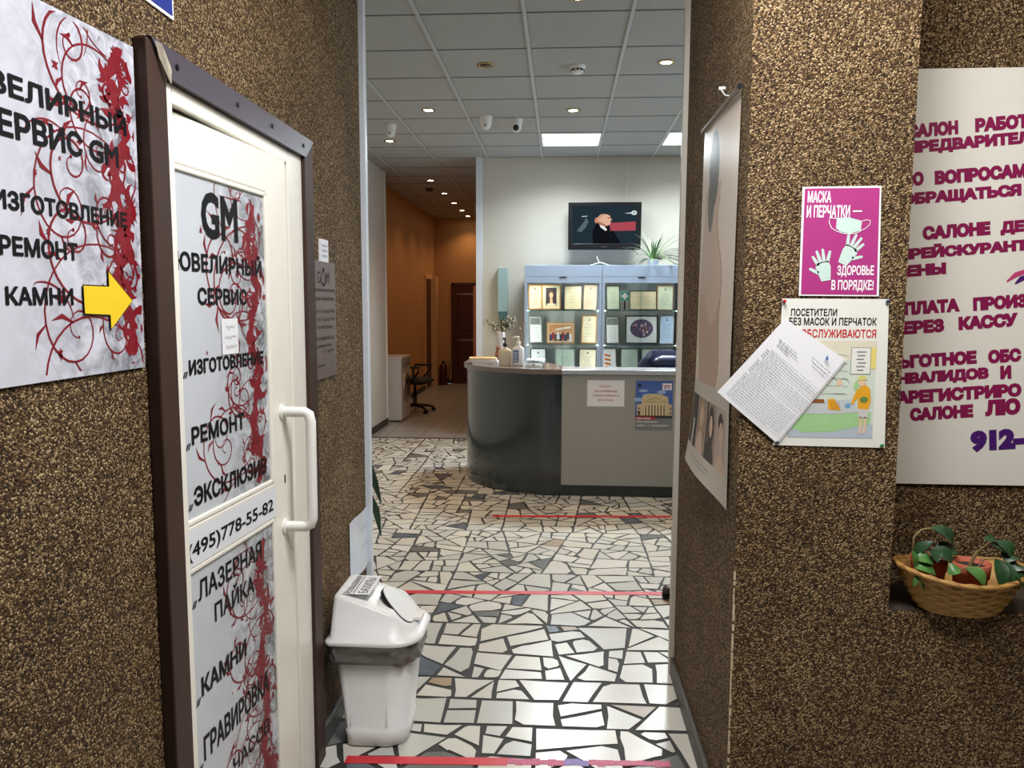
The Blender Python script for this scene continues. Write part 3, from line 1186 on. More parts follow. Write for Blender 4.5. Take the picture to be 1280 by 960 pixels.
# the swinging flap on the sloping face, an oval panel with a dark gap round it
fp = MB()
A = Vector((0.016, 0, zt(0.016)))
B_ = Vector((0.126, 0, zt(0.126)))
ax = (B_ - A)
nn = Vector((ax.z * -1, 0, ax.x)).normalized()
for m_, off, gx in ((M_BLACK, 0.0025, 0.0045), (M_BIN, 0.0040, 0.0)):
    ring0, ring1 = [], []
    for i in range(32):
        a = 2 * PI * i / 32
        fx = 0.5 + 0.5 * math.copysign(abs(math.cos(a)) ** 0.75, math.cos(a))
        fy = math.copysign(abs(math.sin(a)) ** 0.75, math.sin(a))
        p = A + ax * (fx * (1 + gx * 4) - gx * 2) + Vector((0, fy * (0.050 + 0.042 * fx + gx), 0))
        ring0.append(p + nn * (off - 0.012))
        ring1.append(p + nn * off)
    fp.loft(m_, [ring0, ring1], True, True, False)
tab = B_ + nn * 0.008
fp.box(M_WHITE, tab.x - 0.012, -0.026, tab.z - 0.004, tab.x + 0.022, 0.026, tab.z + 0.006)
tag(fp.build('swing_flap', t, recalc=True), 'oval swing flap with a small tab')
lb = MB()
# paper label taped on the flat top, read from the right-hand side
D0 = [Vector((-0.012, -0.090, 0.531)), Vector((-0.012, 0.092, 0.531)), Vector((-0.116, 0.092, 0.531)), Vector((-0.116, -0.090, 0.531))]
lb.add(M_PAPER, D0, [(0, 1, 2, 3)])


def onface(u, v):
    return D0[0].lerp(D0[1], u).lerp(D0[3].lerp(D0[2], u), v) + Vector((0, 0, 0.0006))


lb.add(M_INK, [onface(0.04, 0.535), onface(0.95, 0.535), onface(0.95, 0.565), onface(0.04, 0.565)], [(0, 1, 2, 3)])
for s_, (u0, v0, u1, v1) in (('Использованные', (0.03, 0.62, 0.95, 0.90)), ('БАХИЛЫ', (0.08, 0.10, 0.86, 0.42))):
    vs, fs = text_mesh(s_)
    lb.add(M_INK, [onface(u0 + (u1 - u0) * a, v0 + (v1 - v0) * b_) for a, b_ in vs], fs)
lb.build('paper_label', t)
# ------------------------------------------------------------------ notices on the pillar
M_MAG = mat('magenta_print', (168, 48, 122), 0.5, var=0.04)
M_MINT = mat('mint_print', (196, 218, 210), 0.5, var=0.02)
M_WPRINT = mat('white_print', (236, 232, 234), 0.5, var=0.01)
t = thing('poster', 'magenta poster with a white face mask and gloves, topmost on the pillar', 'poster', (0.612, 2.048, 1.533), (R(90), R(0), 0))
s = MB()
s.poly(M_WPRINT, [(0.002, 0.0, 0.0012), (0.204, -0.001, 0.0012), (0.196, 0.278, 0.0012), (0.0, 0.276, 0.0012)])
s.poly(M_MAG, [(0.007, 0.004, 0.0017), (0.198, 0.003, 0.0017), (0.192, 0.273, 0.0017), (0.006, 0.272, 0.0017)])
s.build('sheet', t)
tx = MB()
for s_, q in (('МАСКА', (0.014, 0.236, 0.073, 0.266)), ('И ПЕРЧАТКИ', (0.013, 0.199, 0.121, 0.230)), ('ЗДОРОВЬЕ', (0.096, 0.048, 0.188, 0.078)), ('В ПОРЯДКЕ!', (0.083, 0.010, 0.189, 0.041))):
    tx.text(M_WPRINT, s_, *q, 0.0022, 0.045)
tx.rect(M_WPRINT, 0.128, 0.213, 0.151, 0.2165, 0.0022)
tx.build('lettering', t)
dr = MB()
dr.flat(M_MINT, [(0.089, 0.198), (0.12, 0.199), (0.152, 0.190), (0.150, 0.166), (0.122, 0.158), (0.100, 0.163), (0.088, 0.172)], 0.0022)
dr.ribbon(M_WPRINT, [(0.089, 0.196), (0.071, 0.198), (0.070, 0.186), (0.077, 0.172), (0.089, 0.165), (0.105, 0.159), (0.122, 0.157), (0.14, 0.160), (0.152, 0.166)], 0.0018, 0.0026)
dr.ribbon(M_WPRINT, [(0.152, 0.190), (0.165, 0.193), (0.173, 0.190), (0.171, 0.180), (0.161, 0.171), (0.150, 0.166)], 0.0016, 0.0026)
for cx, cy, sc, ro, fl_ in ((0.122, 0.108, 1.0, R(-25), 1), (0.062, 0.068, 1.0, R(10), -1)):
    c_, d_ = math.cos(ro), math.sin(ro)

    def hp(pts):
        return [(cx + (x * fl_) * c_ - y * d_, cy + (x * fl_) * d_ + y * c_) for x, y in pts]
    palm = hp([(-0.013, -0.030), (0.010, -0.030), (0.015, -0.012), (0.020, 0.008), (0.014, 0.018), (-0.014, 0.020), (-0.018, 0.004), (-0.016, -0.012)])
    dr.flat(M_MINT, palm if fl_ > 0 else palm[::-1], 0.0022)
    for (x0, y0, x1, y1) in ((-0.011, 0.016, -0.022, 0.044), (-0.003, 0.017, -0.004, 0.052), (0.005, 0.016, 0.012, 0.050), (0.012, 0.012, 0.024, 0.038), (0.014, -0.008, 0.036, 0.008)):
        dr.ribbon(M_MINT, hp([(x0, y0), ((x0 + x1) / 2, (y0 + y1) / 2), (x1 * 0.97 + x0 * 0.03, y1 * 0.97 + y0 * 0.03), (x1, y1)]), [0.0085, 0.0082, 0.006, 0.002], 0.0022)
    dr.ribbon(M_WPRINT, hp([(-0.012, -0.022), (0.0, -0.019), (0.011, -0.023)]), 0.0014, 0.0026)
dr.build('drawing', t)

t = thing('poster', 'white cartoon poster of a shop counter, pinned below the magenta poster', 'poster', (0.563, 2.048, 1.140), (R(90), 0, 0))
s = MB()
M_POSTER = mat('cream_poster_paper', (226, 226, 218), 0.5, var=0.015)
s.poly(M_POSTER, [(0.0, 0.0, 0.0010), (0.288, -0.003, 0.0010), (0.279, 0.385, 0.0010), (0.010, 0.386, 0.0010)])
s.build('sheet', t)
tx = MB()
M_RTXT = mat('red_letter_print', (196, 40, 44), 0.5)
for s_, q, m_ in (('ПОСЕТИТЕЛИ', (0.033, 0.341, 0.150, 0.360), M_INK), ('БЕЗ МАСОК И ПЕРЧАТОК', (0.029, 0.317, 0.251, 0.337), M_INK), ('НЕ ОБСЛУЖИВАЮТСЯ', (0.029, 0.285, 0.251, 0.307), M_RTXT)):
    tx.text(m_, s_, *q, 0.0016, 0.03)
tx.build('lettering', t)
dr = MB()
P = lambda n, c: mat(n, c, 0.55, var=0.05)
dr.rect(P('print_pale_green', (204, 214, 200)), 0.036, 0.022, 0.254, 0.276, 0.0014)
dr.rect(P('print_beige', (216, 210, 188)), 0.036, 0.225, 0.254, 0.277, 0.0016)
dr.flat(P('print_floor', (176, 188, 198)), [(0.036, 0.022), (0.254, 0.022), (0.254, 0.058), (0.036, 0.05)], 0.0016)
dr.flat(P('print_green', (158, 200, 140)), [(0.046, 0.046), (0.075, 0.036), (0.15, 0.038), (0.246, 0.060), (0.248, 0.092), (0.15, 0.084), (0.075, 0.084), (0.046, 0.078)], 0.0018)
dr.flat(P('print_grey', (190, 196, 196)), [(0.07, 0.085), (0.15, 0.085), (0.215, 0.090), (0.205, 0.125), (0.08, 0.118)], 0.0018)
dr.rect(P('print_yellow_pane', (226, 208, 120)), 0.236, 0.205, 0.254, 0.26, 0.0018)
for i in range(6):       # shelves drawn in line behind the shop assistant
    dr.ribbon(P('print_line', (120, 128, 124)), [(0.05, 0.14 + i * 0.022), (0.12, 0.139 + i * 0.022), (0.185, 0.137 + i * 0.020)], 0.0008, 0.0020)
for x in (0.12, 0.148, 0.176):
    dr.ribbon(P('print_line', (120, 128, 124)), arc((x, 0.168), 0.011, 0, PI, 8), 0.0012, 0.0020)
dr.rect(P('print_line', (120, 128, 124)), 0.190, 0.190, 0.241, 0.260, 0.0019)
dr.rect(M_POSTER, 0.1915, 0.1915, 0.2395, 0.2585, 0.0022)
for i in range(6):
    dr.rect(P('print_line', (120, 128, 124)), 0.204 + 0.003 * (i % 2), 0.247 - i * 0.0095, 0.229 - 0.003 * (i % 3), 0.250 - i * 0.0095, 0.0025)
Y_ = P('print_amber', (226, 162, 36))
dr.flat(Y_, [(0.214, 0.100), (0.240, 0.098), (0.246, 0.120), (0.243, 0.152), (0.232, 0.163), (0.218, 0.158), (0.210, 0.138)], 0.0022)
dr.ribbon(Y_, [(0.216, 0.152), (0.206, 0.130), (0.198, 0.112)], [0.010, 0.009, 0.006], 0.0024)
dr.flat(P('print_shorts', (196, 196, 190)), [(0.216, 0.076), (0.240, 0.075), (0.240, 0.098), (0.214, 0.100)], 0.0022)
for x in (0.222, 0.233):
    dr.ribbon(P('print_skin', (222, 190, 160)), [(x, 0.078), (x + 0.001, 0.05), (x - 0.002, 0.034)], 0.0065, 0.0022)
dr.ell(P('print_skin', (222, 190, 160)), 0.221, 0.170, 0.009, 0.011, 0.0022)
dr.flat(P('print_hat', (208, 204, 120)), [(0.208, 0.174), (0.234, 0.176), (0.230, 0.186), (0.214, 0.187)], 0.0025)
dr.ell(P('print_green', (158, 200, 140)), 0.208, 0.160, 0.007, 0.013, 0.0021)
dr.ell(P('print_leaf', (96, 130, 70)), 0.228, 0.124, 0.010, 0.008, 0.0026)
dr.ell(P('print_skin', (222, 190, 160)), 0.164, 0.168, 0.007, 0.009, 0.0022)
dr.flat(P('print_pale_green', (204, 214, 200)), [(0.150, 0.140), (0.180, 0.140), (0.172, 0.158), (0.157, 0.158)], 0.0022)
dr.flat(Y_, [(0.138, 0.098), (0.172, 0.094), (0.152, 0.126), (0.136, 0.124)], 0.0022)
for k in range(4):
    dr.ribbon(P('print_brown', (140, 84, 36)), [(0.142 + k * 0.007, 0.122 - 0.001 * k), (0.150 + k * 0.006, 0.098)], 0.0010, 0.0026)
dr.flat(P('print_brown', (140, 84, 36)), [(0.095, 0.114), (0.128, 0.114), (0.126, 0.124), (0.098, 0.124)], 0.0022)
dr.ell(P('print_blue', (110, 160, 196)), 0.188, 0.108, 0.008, 0.007, 0.0022, 10)
dr.build('drawing', t)
for (x, y, c) in ((0.014, 0.379, (190, 40, 36)), (0.274, 0.379, (50, 60, 84)), (0.010, 0.008, (60, 62, 70)), (0.279, 0.004, (40, 120, 60))):
    p = MB()
    p.lathe(mat('pin_%d_%d' % c[:2], c, 0.3), [(0.0035, 0.0), (0.0045, 0.004), (0.0045, 0.007), (0.0025, 0.009)], (x, y, 0.001), 12)
    p.build('drawing_pin', t)

t = thing('letter', 'white typed letter sheet hanging askew over the cartoon poster', 'paper', (0.567, 2.044, 1.143), (R(90), 0, 0))
s = MB()
a0, a1, a2, a3 = (0.004, 0.004), (0.171, 0.226), (0.012, 0.331), (-0.155, 0.138)
for k, off in ((0, 0.0), (1, 0.0012)):
    dx = 0.003 * (1 - k)
    k5 = 6
    vs = []
    for j in range(k5 + 1):
        for i in range(k5 + 1):
            u, v = i / k5, j / k5
            x = (a0[0] * (1 - u) + a1[0] * u) * (1 - v) + (a3[0] * (1 - u) + a2[0] * u) * v
            y = (a0[1] * (1 - u) + a1[1] * u) * (1 - v) + (a3[1] * (1 - u) + a2[1] * u) * v
            vs.append((x + dx, y - dx, off + 0.005 * v * v + 0.002 * math.sin(u * 3) * v))
    fs = [(j * (k5 + 1) + i, j * (k5 + 1) + i + 1, (j + 1) * (k5 + 1) + i + 1, (j + 1) * (k5 + 1) + i) for j in range(k5) for i in range(k5)]
    s.add(mat('letter_paper', (236, 236, 240), 0.6, var=0.008), vs, fs, True)
s.build('sheet', t)
tx = MB()
M_TYPE = mat('typed_grey', (158, 160, 168), 0.6)
ux, uy = Vector((a0[0] - a3[0], a0[1] - a3[1])), Vector((a2[0] - a3[0], a2[1] - a3[1]))     # sheet: right, up (read turned)
ux, uy = ux.normalized(), uy.normalized()
O = Vector(a3)
rg = random.Random(9)


def lp(u, v):
    q = O + ux * u + uy * v
    return (q.x, q.y)


for i in range(24):
    v = 0.172 - i * 0.0068
    u = 0.018 + (0.010 if i in (0, 5, 12) else 0)
    end = 0.194 if i not in (4, 11, 23) else rg.uniform(0.08, 0.16)
    while u < end:
        l = rg.uniform(0.006, 0.018)
        q = [lp(u, v), lp(min(end, u + l), v), lp(min(end, u + l), v + 0.0016), lp(u, v + 0.0016)]
        tx.flat(M_TYPE, q, 0.0082)
        u += l + 0.0024
for i, (u0, u1) in enumerate(((0.025, 0.085), (0.03, 0.09), (0.03, 0.07), (0.12, 0.185), (0.13, 0.175))):
    v = (0.205, 0.198, 0.191, 0.224, 0.215)[i]
    u = u0
    while u < u1:
        l = rg.uniform(0.006, 0.014)
        tx.flat(M_TYPE, [lp(u, v), lp(u + l, v), lp(u + l, v + 0.0024), lp(u, v + 0.0024)], 0.0082)
        u += l + 0.003
bl = lp(0.15, 0.248)
blot(tx, mat('crest_blue', (86, 120, 176), 0.6), bl[0], bl[1], 0.008, 0.0082, rg, 7)
tx.build('lettering', t)

# ------------------------------------------------------------------ price notice on the back of the niche
t = thing('sign_board', 'large white board with slanting purple lettering in the niche above the basket', 'sign', (0.915, 2.246, 0.998), (R(90), 0, 0))
s = MB()
s.box(mat('sign_white', (222, 218, 208), 0.4, var=0.01), 0, 0, 0, 0.80, 1.154, 0.005)
s.build('board', t, bevel=0.001)
tx = MB()
M_PLUM = mat('plum_print', (130, 22, 74), 0.4, var=0.05)
M_PURP = mat('purple_print', (70, 24, 104), 0.4, var=0.05)
SL = R(4.6)
for s_, x0, y0, x1, h, m_ in (('САЛОН', 0.949, 1.966, 1.083, 0.034, M_PLUM), ('РАБОТ', 1.127, 1.981, 1.268, 0.034, M_PLUM), ('ПРЕДВАРИТЕЛ', 0.948, 1.920, 1.276, 0.034, M_PLUM),
                              ('ПО', 0.943, 1.836, 0.999, 0.034, M_PLUM), ('ВОПРОСАМ', 1.028, 1.841, 1.272, 0.034, M_PLUM), ('ОБРАЩАТЬСЯ', 0.942, 1.780, 1.262, 0.034, M_PLUM),
                              ('В', 0.936, 1.688, 0.964, 0.034, M_PLUM), ('САЛОНЕ', 1.004, 1.690, 1.186, 0.034, M_PLUM), ('ДЕ', 1.212, 1.703, 1.276, 0.034, M_PLUM),
                              ('ПРЕЙСКУРАНТ', 0.938, 1.634, 1.290, 0.034, M_PLUM), ('ЦЕНЫ', 0.930, 1.580, 1.074, 0.034, M_PLUM),
                              ('ОПЛАТА', 0.932, 1.478, 1.117, 0.034, M_PLUM), ('ПРОИЗ', 1.152, 1.494, 1.298, 0.034, M_PLUM), ('ЧЕРЕЗ', 0.932, 1.424, 1.078, 0.034, M_PLUM), ('КАССУ', 1.116, 1.440, 1.276, 0.034, M_PLUM),
                              ('ЛЬГОТНОЕ', 0.926, 1.327, 1.172, 0.034, M_PLUM), ('ОБС', 1.202, 1.347, 1.292, 0.034, M_PLUM), ('ИНВАЛИДОВ', 0.926, 1.277, 1.208, 0.034, M_PLUM), ('И', 1.238, 1.303, 1.268, 0.034, M_PLUM),
                              ('ЗАРЕГИСТРИРО', 0.930, 1.226, 1.300, 0.034, M_PLUM), ('САЛОНЕ', 0.998, 1.180, 1.172, 0.034, M_PLUM), ('ЛЮ', 1.204, 1.197, 1.300, 0.042, M_PLUM), ('912-', 1.170, 1.092, 1.318, 0.056, M_PURP)):
    tx.text(m_, s_, x0 - 0.915, y0 - 0.998, x1 - 0.915, y0 - 0.998 + h * 1.12, 0.0058, 0.115, SL)
tx.build('lettering', t)
lg = MB()
lg.ribbon(mat('pink_swoosh', (186, 66, 112), 0.4), [(0.322, 0.578), (0.345, 0.597), (0.375, 0.608), (0.42, 0.612)], [0.004, 0.014, 0.012, 0.004], 0.0058)
lg.ribbon(M_PURP, [(0.345, 0.572), (0.36, 0.586), (0.385, 0.594), (0.42, 0.596)], [0.004, 0.014, 0.012, 0.004], 0.0058)
lg.build('emblem', t)

# ------------------------------------------------------------------ hanging banner on the passage side of the pillar
t = thing('banner', 'long beauty-salon banner with portraits hanging on the side of the pillar', 'banner', (0.475, 2.665, 0.935), ONRIGHT)
BW, BH = 0.520, 1.145
bn = {k: mat('banner_' + k, c, 0.33, var=0.04, scale=4, spec=0.5) for k, c in
      {'base': (216, 202, 186), 'skin': (196, 172, 152), 'low': (184, 154, 132), 'shade': (136, 112, 96), 'hair': (84, 88, 86), 'white': (196, 188, 176),
       'p1': (150, 128, 112), 'p2': (60, 52, 50), 'p3': (176, 160, 146), 'face': (206, 176, 156), 'dark': (44, 36, 36), 'print': (150, 146, 138), 'blond': (172, 146, 112)}.items()}


def inell(u, v, cx, cy, rx, ry):
    return ((u - cx) / rx) ** 2 + ((v - cy) / ry) ** 2 < 1


def bcol(u, v):
    if v > 0.325:
        if inell(u, v, 0.20, 0.99, 0.075, 0.12) or inell(u, v, 0.17, 0.90, 0.05, 0.10):
            return 'hair'
        e = 0.33 + 0.035 * math.sin((v - 0.35) * 9) + 0.02 * math.sin(v * 21)
        if abs(u - e) < 0.004 and v < 0.9:
            return 'shade'
        if u < e and v < 0.94 and u > 0.05 + 0.03 * math.sin(v * 8):
            return 'low' if v < 0.56 + 0.05 * math.sin(u * 20) else 'skin'
        if abs(u - 0.19 - 0.02 * math.sin(v * 7)) < 0.004 and v < 0.8:
            return 'shade'
        return 'base'
    if v > 0.275:
        return 'white'
    if v > 0.085:
        if u > 0.485:
            return 'white'
        w_ = 0.125
        k = int(u / w_)
        f = u - k * w_
        if f < 0.004:
            return 'white'
        y = v - 0.085
        if k == 0:
            return 'white' if 0.05 < f < 0.08 and y < 0.10 else 'dark'
        if k == 1:
            if inell(f, y, 0.062, 0.125, 0.020, 0.034):
                return 'face'
            if inell(f, y, 0.062, 0.125, 0.036, 0.055):
                return 'blond'
            return 'face' if inell(f, y, 0.06, 0.01, 0.045, 0.07) else 'p1'
        if k == 2:
            if inell(f, y, 0.066, 0.115, 0.018, 0.034):
                return 'face'
            if inell(f, y, 0.066, 0.11, 0.034, 0.072) or inell(f, y, 0.06, 0.0, 0.05, 0.07):
                return 'dark'
            return 'p2' if f < 0.03 else 'p1'
        if inell(f, y, 0.058, 0.112, 0.024, 0.036):
            return 'face'
        if inell(f, y, 0.052, 0.145, 0.028, 0.030):
            return 'dark'
        if abs(f - 0.058) < 0.011 and 0.03 < y < 0.09 or inell(f, y, 0.06, 0.0, 0.046, 0.05):
            return 'face'
        return 'p3'
    if 0.048 < v < 0.054 and 0.10 < u < 0.33 or 0.034 < v < 0.038 and 0.14 < u < 0.30:
        return 'print'
    return 'white'


s = MB()
NU, NV = 110, 230


def bpos(u, v):
    c = max(0.0, 1 - v / 0.42)
    z = 0.004 + 0.010 * (1 - v / BH) + 0.028 * c * c * (1 - u / BW) + 0.006 * math.sin(u * 9) * (0.3 + c)
    rise = 0.045 * c * c * (1 - u / BW)
    return (u + 0.008 * c * (1 - u / BW), v + rise, z)


vs = [bpos(BW * i / NU, BH * j / NV) for j in range(NV + 1) for i in range(NU + 1)]
k0 = len(s.v)
s.v += vs
for j in range(NV):
    for i in range(NU):
        a = j * (NU + 1) + i
        s.f.append((a, a + 1, a + NU + 2, a + NU + 1))
        s.m.append(s.mi(bn[bcol(BW * (i + 0.5) / NU, BH * (j + 0.5) / NV)]))
        s.sm.append(True)
tag(s.build('printed_sheet', t), 'beige printed sheet with a row of portraits near its curled foot')
s = MB()
s.tube(M_CHROME, [(-0.008, BH + 0.004, 0.010), (BW + 0.008, BH + 0.004, 0.010)], 0.006, 10)
s.tube(M_BLACK, [(BW + 0.006, BH + 0.004, 0.010), (BW + 0.012, BH + 0.004, 0.010)], 0.008, 10)
s.build('hanging_rod', t)
s = MB()
s.tube(M_WHITE, [(0.30, 1.205, 0.001), (0.30, 1.205, 0.02)], 0.0055, 8)
s.build('nail', t)
s = MB()
s.tube(M_WHITE, [(0.30, 1.203, 0.014), (0.36, 1.17, 0.013), (0.42, BH + 0.008, 0.011)], 0.0018, 6)
s.build('cord', t)

# ------------------------------------------------------------------ wicker basket and its pots on the niche ledge
M_WICK = mat('wicker', (166, 124, 62), 0.55, var=0.22, scale=60, stretch=(1, 1, 4))
M_WICKD = mat('wicker_dark', (150, 106, 52), 0.6, var=0.2, scale=60)
BX, BY, BZ = 1.075, 2.075, 0.697
t = thing('basket', 'oval yellow wicker basket standing on the dark niche ledge', 'basket', (BX, BY, BZ))
s = MB()
NS, NR = 96, 30
rings = []
for j in range(NR + 1):
    f = j / NR
    a = 0.098 + 0.062 * f ** 0.8
    b_ = 0.068 + 0.048 * f ** 0.8
    z = 0.108 * f
    r_ = []
    row = int(f * 10)
    ph = (f * 10) % 1.0
    for i in range(NS):
        th = 2 * PI * i / NS
        bl_ = math.sin(PI * ph) * 0.0042 * (math.sin(12 * th + PI * (row % 2)) * 0.9 + 0.3)
        zz = z * (1 + 0.10 * math.cos(2 * th) * f)
        r_.append(((a + bl_) * math.cos(th), (b_ + bl_) * math.sin(th), zz))
    rings.append(r_)
inner = [[(p[0] * 0.95, p[1] * 0.93, p[2] + 0.001) for p in r_] for r_ in (rings[-1], rings[15], rings[3])]
s.loft(M_WICK, rings + inner, True, False)
s.poly(M_WICKD, [(p[0], p[1], p[2] + 0.002) for p in inner[-1]])
s.build('woven_body', t, recalc=True)
s = MB()
rim = []
for i in range(73):
    th = 2 * PI * i / 72
    rim.append((0.162 * math.cos(th), 0.117 * math.sin(th), 0.108 * (1 + 0.10 * math.cos(2 * th)) + 0.002))
s.tube(M_WICK, rim, 0.0062, 8)
for ph in (0, PI):
    s.tube(M_WICKD, [(p[0] * (1 + 0.03 * math.sin(i * 0.9 + ph)), p[1] * (1 + 0.03 * math.sin(i * 0.9 + ph)), p[2] + 0.006 * math.cos(i * 0.9 + ph)) for i, p in enumerate(rim)], 0.0030, 6)
s.build('rim', t)


def pot(parent, x, y, r, h):
    p = MB()
    p.lathe(M_TERRA, [(r * 0.72, 0), (r * 0.93, h * 0.72), (r * 1.0, h * 0.72), (r * 1.06, h * 0.99), (r * 1.03, h), (r * 0.95, h), (r * 0.90, h * 0.80)], (x, y, 0), 28, cap1=False)
    p.build('pot', parent, recalc=True)
    p = MB()
    p.lathe(M_SOIL, [(r * 0.92, h * 0.90), (r * 0.5, h * 0.93), (0.001, h * 0.94)], (x, y, 0), 20, cap0=False)
    p.build('soil', parent)


def stem_leaf(parent, pts, leaf_tips, mleaf, wd, r=0.0022):
    p = MB()
    p.tube(M_STEM, pts, r, 6)
    p.build('stem', parent)
    for (bi, tip, w_) in leaf_tips:
        l = MB()
        l.leaf(mleaf, pts[bi] if isinstance(bi, int) else bi, tip, w_ or wd, up=(0.1, -0.6, 1), sag=0.004)
        l.build('leaf', parent)


def up(pts, d=0.024):
    return [(p[0], p[1], p[2] + d) for p in pts]


def upl(ls, d=0.022):
    return [(i, (p[0], p[1], p[2] + d), w_ and w_ * 1.15) for i, p, w_ in ls]


t = thing('potted_plant', 'wilting plant in the front red clay pot inside the wicker basket', 'plant', (1.085, 2.04, 0.704))
pot(t, 0, 0, 0.045, 0.134)
stem_leaf(t, up([(-0.006, 0, 0.08), (0.0, -0.004, 0.115), (0.012, -0.006, 0.142)]), upl([]), M_LEAF, 0.03, 0.0045)
stem_leaf(t, up([(0.006, -0.01, 0.085), (0.022, -0.02, 0.125), (0.05, -0.026, 0.128), (0.07, -0.03, 0.122), (0.086, -0.032, 0.10)]), upl([(3, (0.068, -0.055, 0.050), 0.036), (2, (0.045, -0.062, 0.068), 0.034), (4, (0.115, -0.045, 0.055), 0.042), (4, (0.118, -0.01, 0.112), 0.040), (3, (0.095, 0.0, 0.135), 0.038)]), M_LEAF, 0.036)
stem_leaf(t, up([(0.0, 0.01, 0.085), (0.02, 0.012, 0.13), (0.045, 0.008, 0.158), (0.062, 0.0, 0.165)]), upl([(3, (0.022, -0.01, 0.178), 0.022), (3, (0.090, -0.02, 0.132), 0.040), (2, (0.082, -0.03, 0.142), 0.036)]), M_LEAF, 0.036)
stem_leaf(t, up([(-0.012, -0.02, 0.085), (-0.035, -0.045, 0.108), (-0.055, -0.055, 0.106)]), upl([(1, (-0.004, -0.078, 0.078), 0.036), (2, (-0.085, -0.055, 0.098), 0.030)]), M_LEAF2, 0.036)

t = thing('potted_plant', 'trailing plant in the rear clay pot at the left end of the basket', 'plant', (1.008, 2.102, 0.704))
pot(t, 0, 0, 0.044, 0.126)
stem_leaf(t, up([(-0.02, 0.0, 0.085), (-0.058, -0.03, 0.11), (-0.060, -0.035, 0.165), (-0.040, -0.03, 0.184), (-0.008, -0.02, 0.186), (0.006, -0.018, 0.178)]), upl([(5, (0.045, -0.03, 0.150), 0.040), (4, (0.03, -0.04, 0.166), 0.034), (1, (-0.018, -0.055, 0.166), 0.028)]), M_LEAF, 0.04, 0.0028)
stem_leaf(t, up([(-0.03, -0.01, 0.085), (-0.065, -0.06, 0.112), (-0.072, -0.075, 0.095), (-0.070, -0.082, 0.075)]), upl([(1, (-0.020, -0.07, 0.108), 0.036), (2, (-0.024, -0.090, 0.086), 0.034), (3, (-0.052, -0.088, 0.040), 0.020), (3, (-0.078, -0.088, 0.052), 0.010), (2, (-0.082, -0.075, 0.148), 0.018)]), M_LEAF2, 0.03)
stem_leaf(t, up([(0.0, 0.0, 0.085), (0.0, -0.02, 0.12), (-0.02, -0.045, 0.132)]), upl([(2, (0.032, -0.065, 0.104), 0.044), (2, (-0.02, -0.085, 0.118), 0.032), (1, (0.06, -0.03, 0.128), 0.04)]), M_LEAF, 0.04)
# ------------------------------------------------------------------ tape strips on the floor
M_TAPE = mat('red_floor_tape', (196, 40, 52), 0.4, var=0.06, scale=30)
M_TAPE2 = mat('worn_pink_tape', (186, 84, 116), 0.5, var=0.25, scale=90)
M_TAPE3 = mat('violet_tape', (128, 112, 172), 0.5, var=0.2, scale=60)


def tape(label, p0, p1, wd, seed, worn=None):
    rg = random.Random(seed)
    s = MB()
    d = Vector((p1[0] - p0[0], p1[1] - p0[1]))
    n = 40
    for i in range(n):
        f0, f1 = i / n, (i + 1) / n
        a, b_ = Vector(p0) + d * f0, Vector(p0) + d * f1
        m_, w0, w1 = M_TAPE, wd / 2, wd / 2
        if worn and f0 > worn:
            m_ = M_TAPE3 if 0.66 < f0 < 0.74 else M_TAPE2
            w0, w1 = wd / 2 * rg.uniform(0.5, 1), wd / 2 * rg.uniform(0.5, 1)
        s.box(m_, 0, 0, 0, 1, 1, 1)
        k = len(s.v) - 8
        c = [(a.x, a.y - w0), (b_.x, b_.y - w0), (b_.x, b_.y + w1), (a.x, a.y + w1)]
        for q in range(4):
            s.v[k + q] = (c[q][0], c[q][1], 0.0004)
            s.v[k + 4 + q] = (c[q][0], c[q][1], 0.0016)
    return tag(s.build('floor_tape', None), label, 'floor tape', 'tape strips on the floor')


tape('red tape strip in front of the bin, worn pink along its right half', (-0.70, 2.375), (0.375, 2.425), 0.042, 1, 0.48)
tape('long red tape strip crossing the floor between the bin and the reception desk', (-1.02, 3.86), (0.72, 3.955), 0.045, 2)
tape('faded red tape strip on the floor closest to the reception desk', (-0.475, 5.36), (0.80, 5.44), 0.045, 3)

# ------------------------------------------------------------------ shoe peeping round the right corner
t = thing('shoe', 'dark leather shoe with its toe peeping round the pillar corner', 'shoe', (0.585, 3.91, 0), (0, 0, R(-8)))
s = MB()
M_SHOE = mat('dark_brown_leather', (46, 36, 32), 0.4, var=0.15, scale=30)
M_SOLE = mat('black_rubber', (20, 19, 19), 0.7)
prof = [(-0.045, 0.012, 0.012, 0.030), (-0.040, 0.030, 0.012, 0.048), (-0.015, 0.045, 0.012, 0.060), (0.03, 0.050, 0.012, 0.066), (0.08, 0.046, 0.012, 0.078), (0.13, 0.038, 0.012, 0.092), (0.19, 0.034, 0.012, 0.092), (0.228, 0.028, 0.012, 0.084), (0.24, 0.012, 0.014, 0.06)]
rings = []
for x, hw, z0, z1 in prof:
    zc, rz = (z0 + z1) / 2, (z1 - z0) / 2
    rings.append([(x, hw * math.cos(2 * PI * i / 20), max(z0 + 0.002, zc + rz * math.sin(2 * PI * i / 20))) for i in range(20)])
s.loft(M_SHOE, rings)
s.build('upper', t, recalc=True)
s = MB()
ol = [(x, -hw * 1.05) for x, hw, a, b_ in prof] + [(x, hw * 1.05) for x, hw, a, b_ in reversed(prof)]
s.loft(M_SOLE, [[(p[0], p[1], 0.0) for p in ol], [(p[0], p[1], 0.014) for p in ol]], smooth=False)
s.build('sole', t, recalc=True)
s = MB()
for x in (0.07, 0.09, 0.11):
    s.tube(M_BLACK, [(x, -0.02, 0.083 + (x - 0.07) * 0.25), (x + 0.004, 0.0, 0.088 + (x - 0.07) * 0.3), (x, 0.02, 0.083 + (x - 0.07) * 0.25)], 0.0022, 6)
s.build('laces', t)

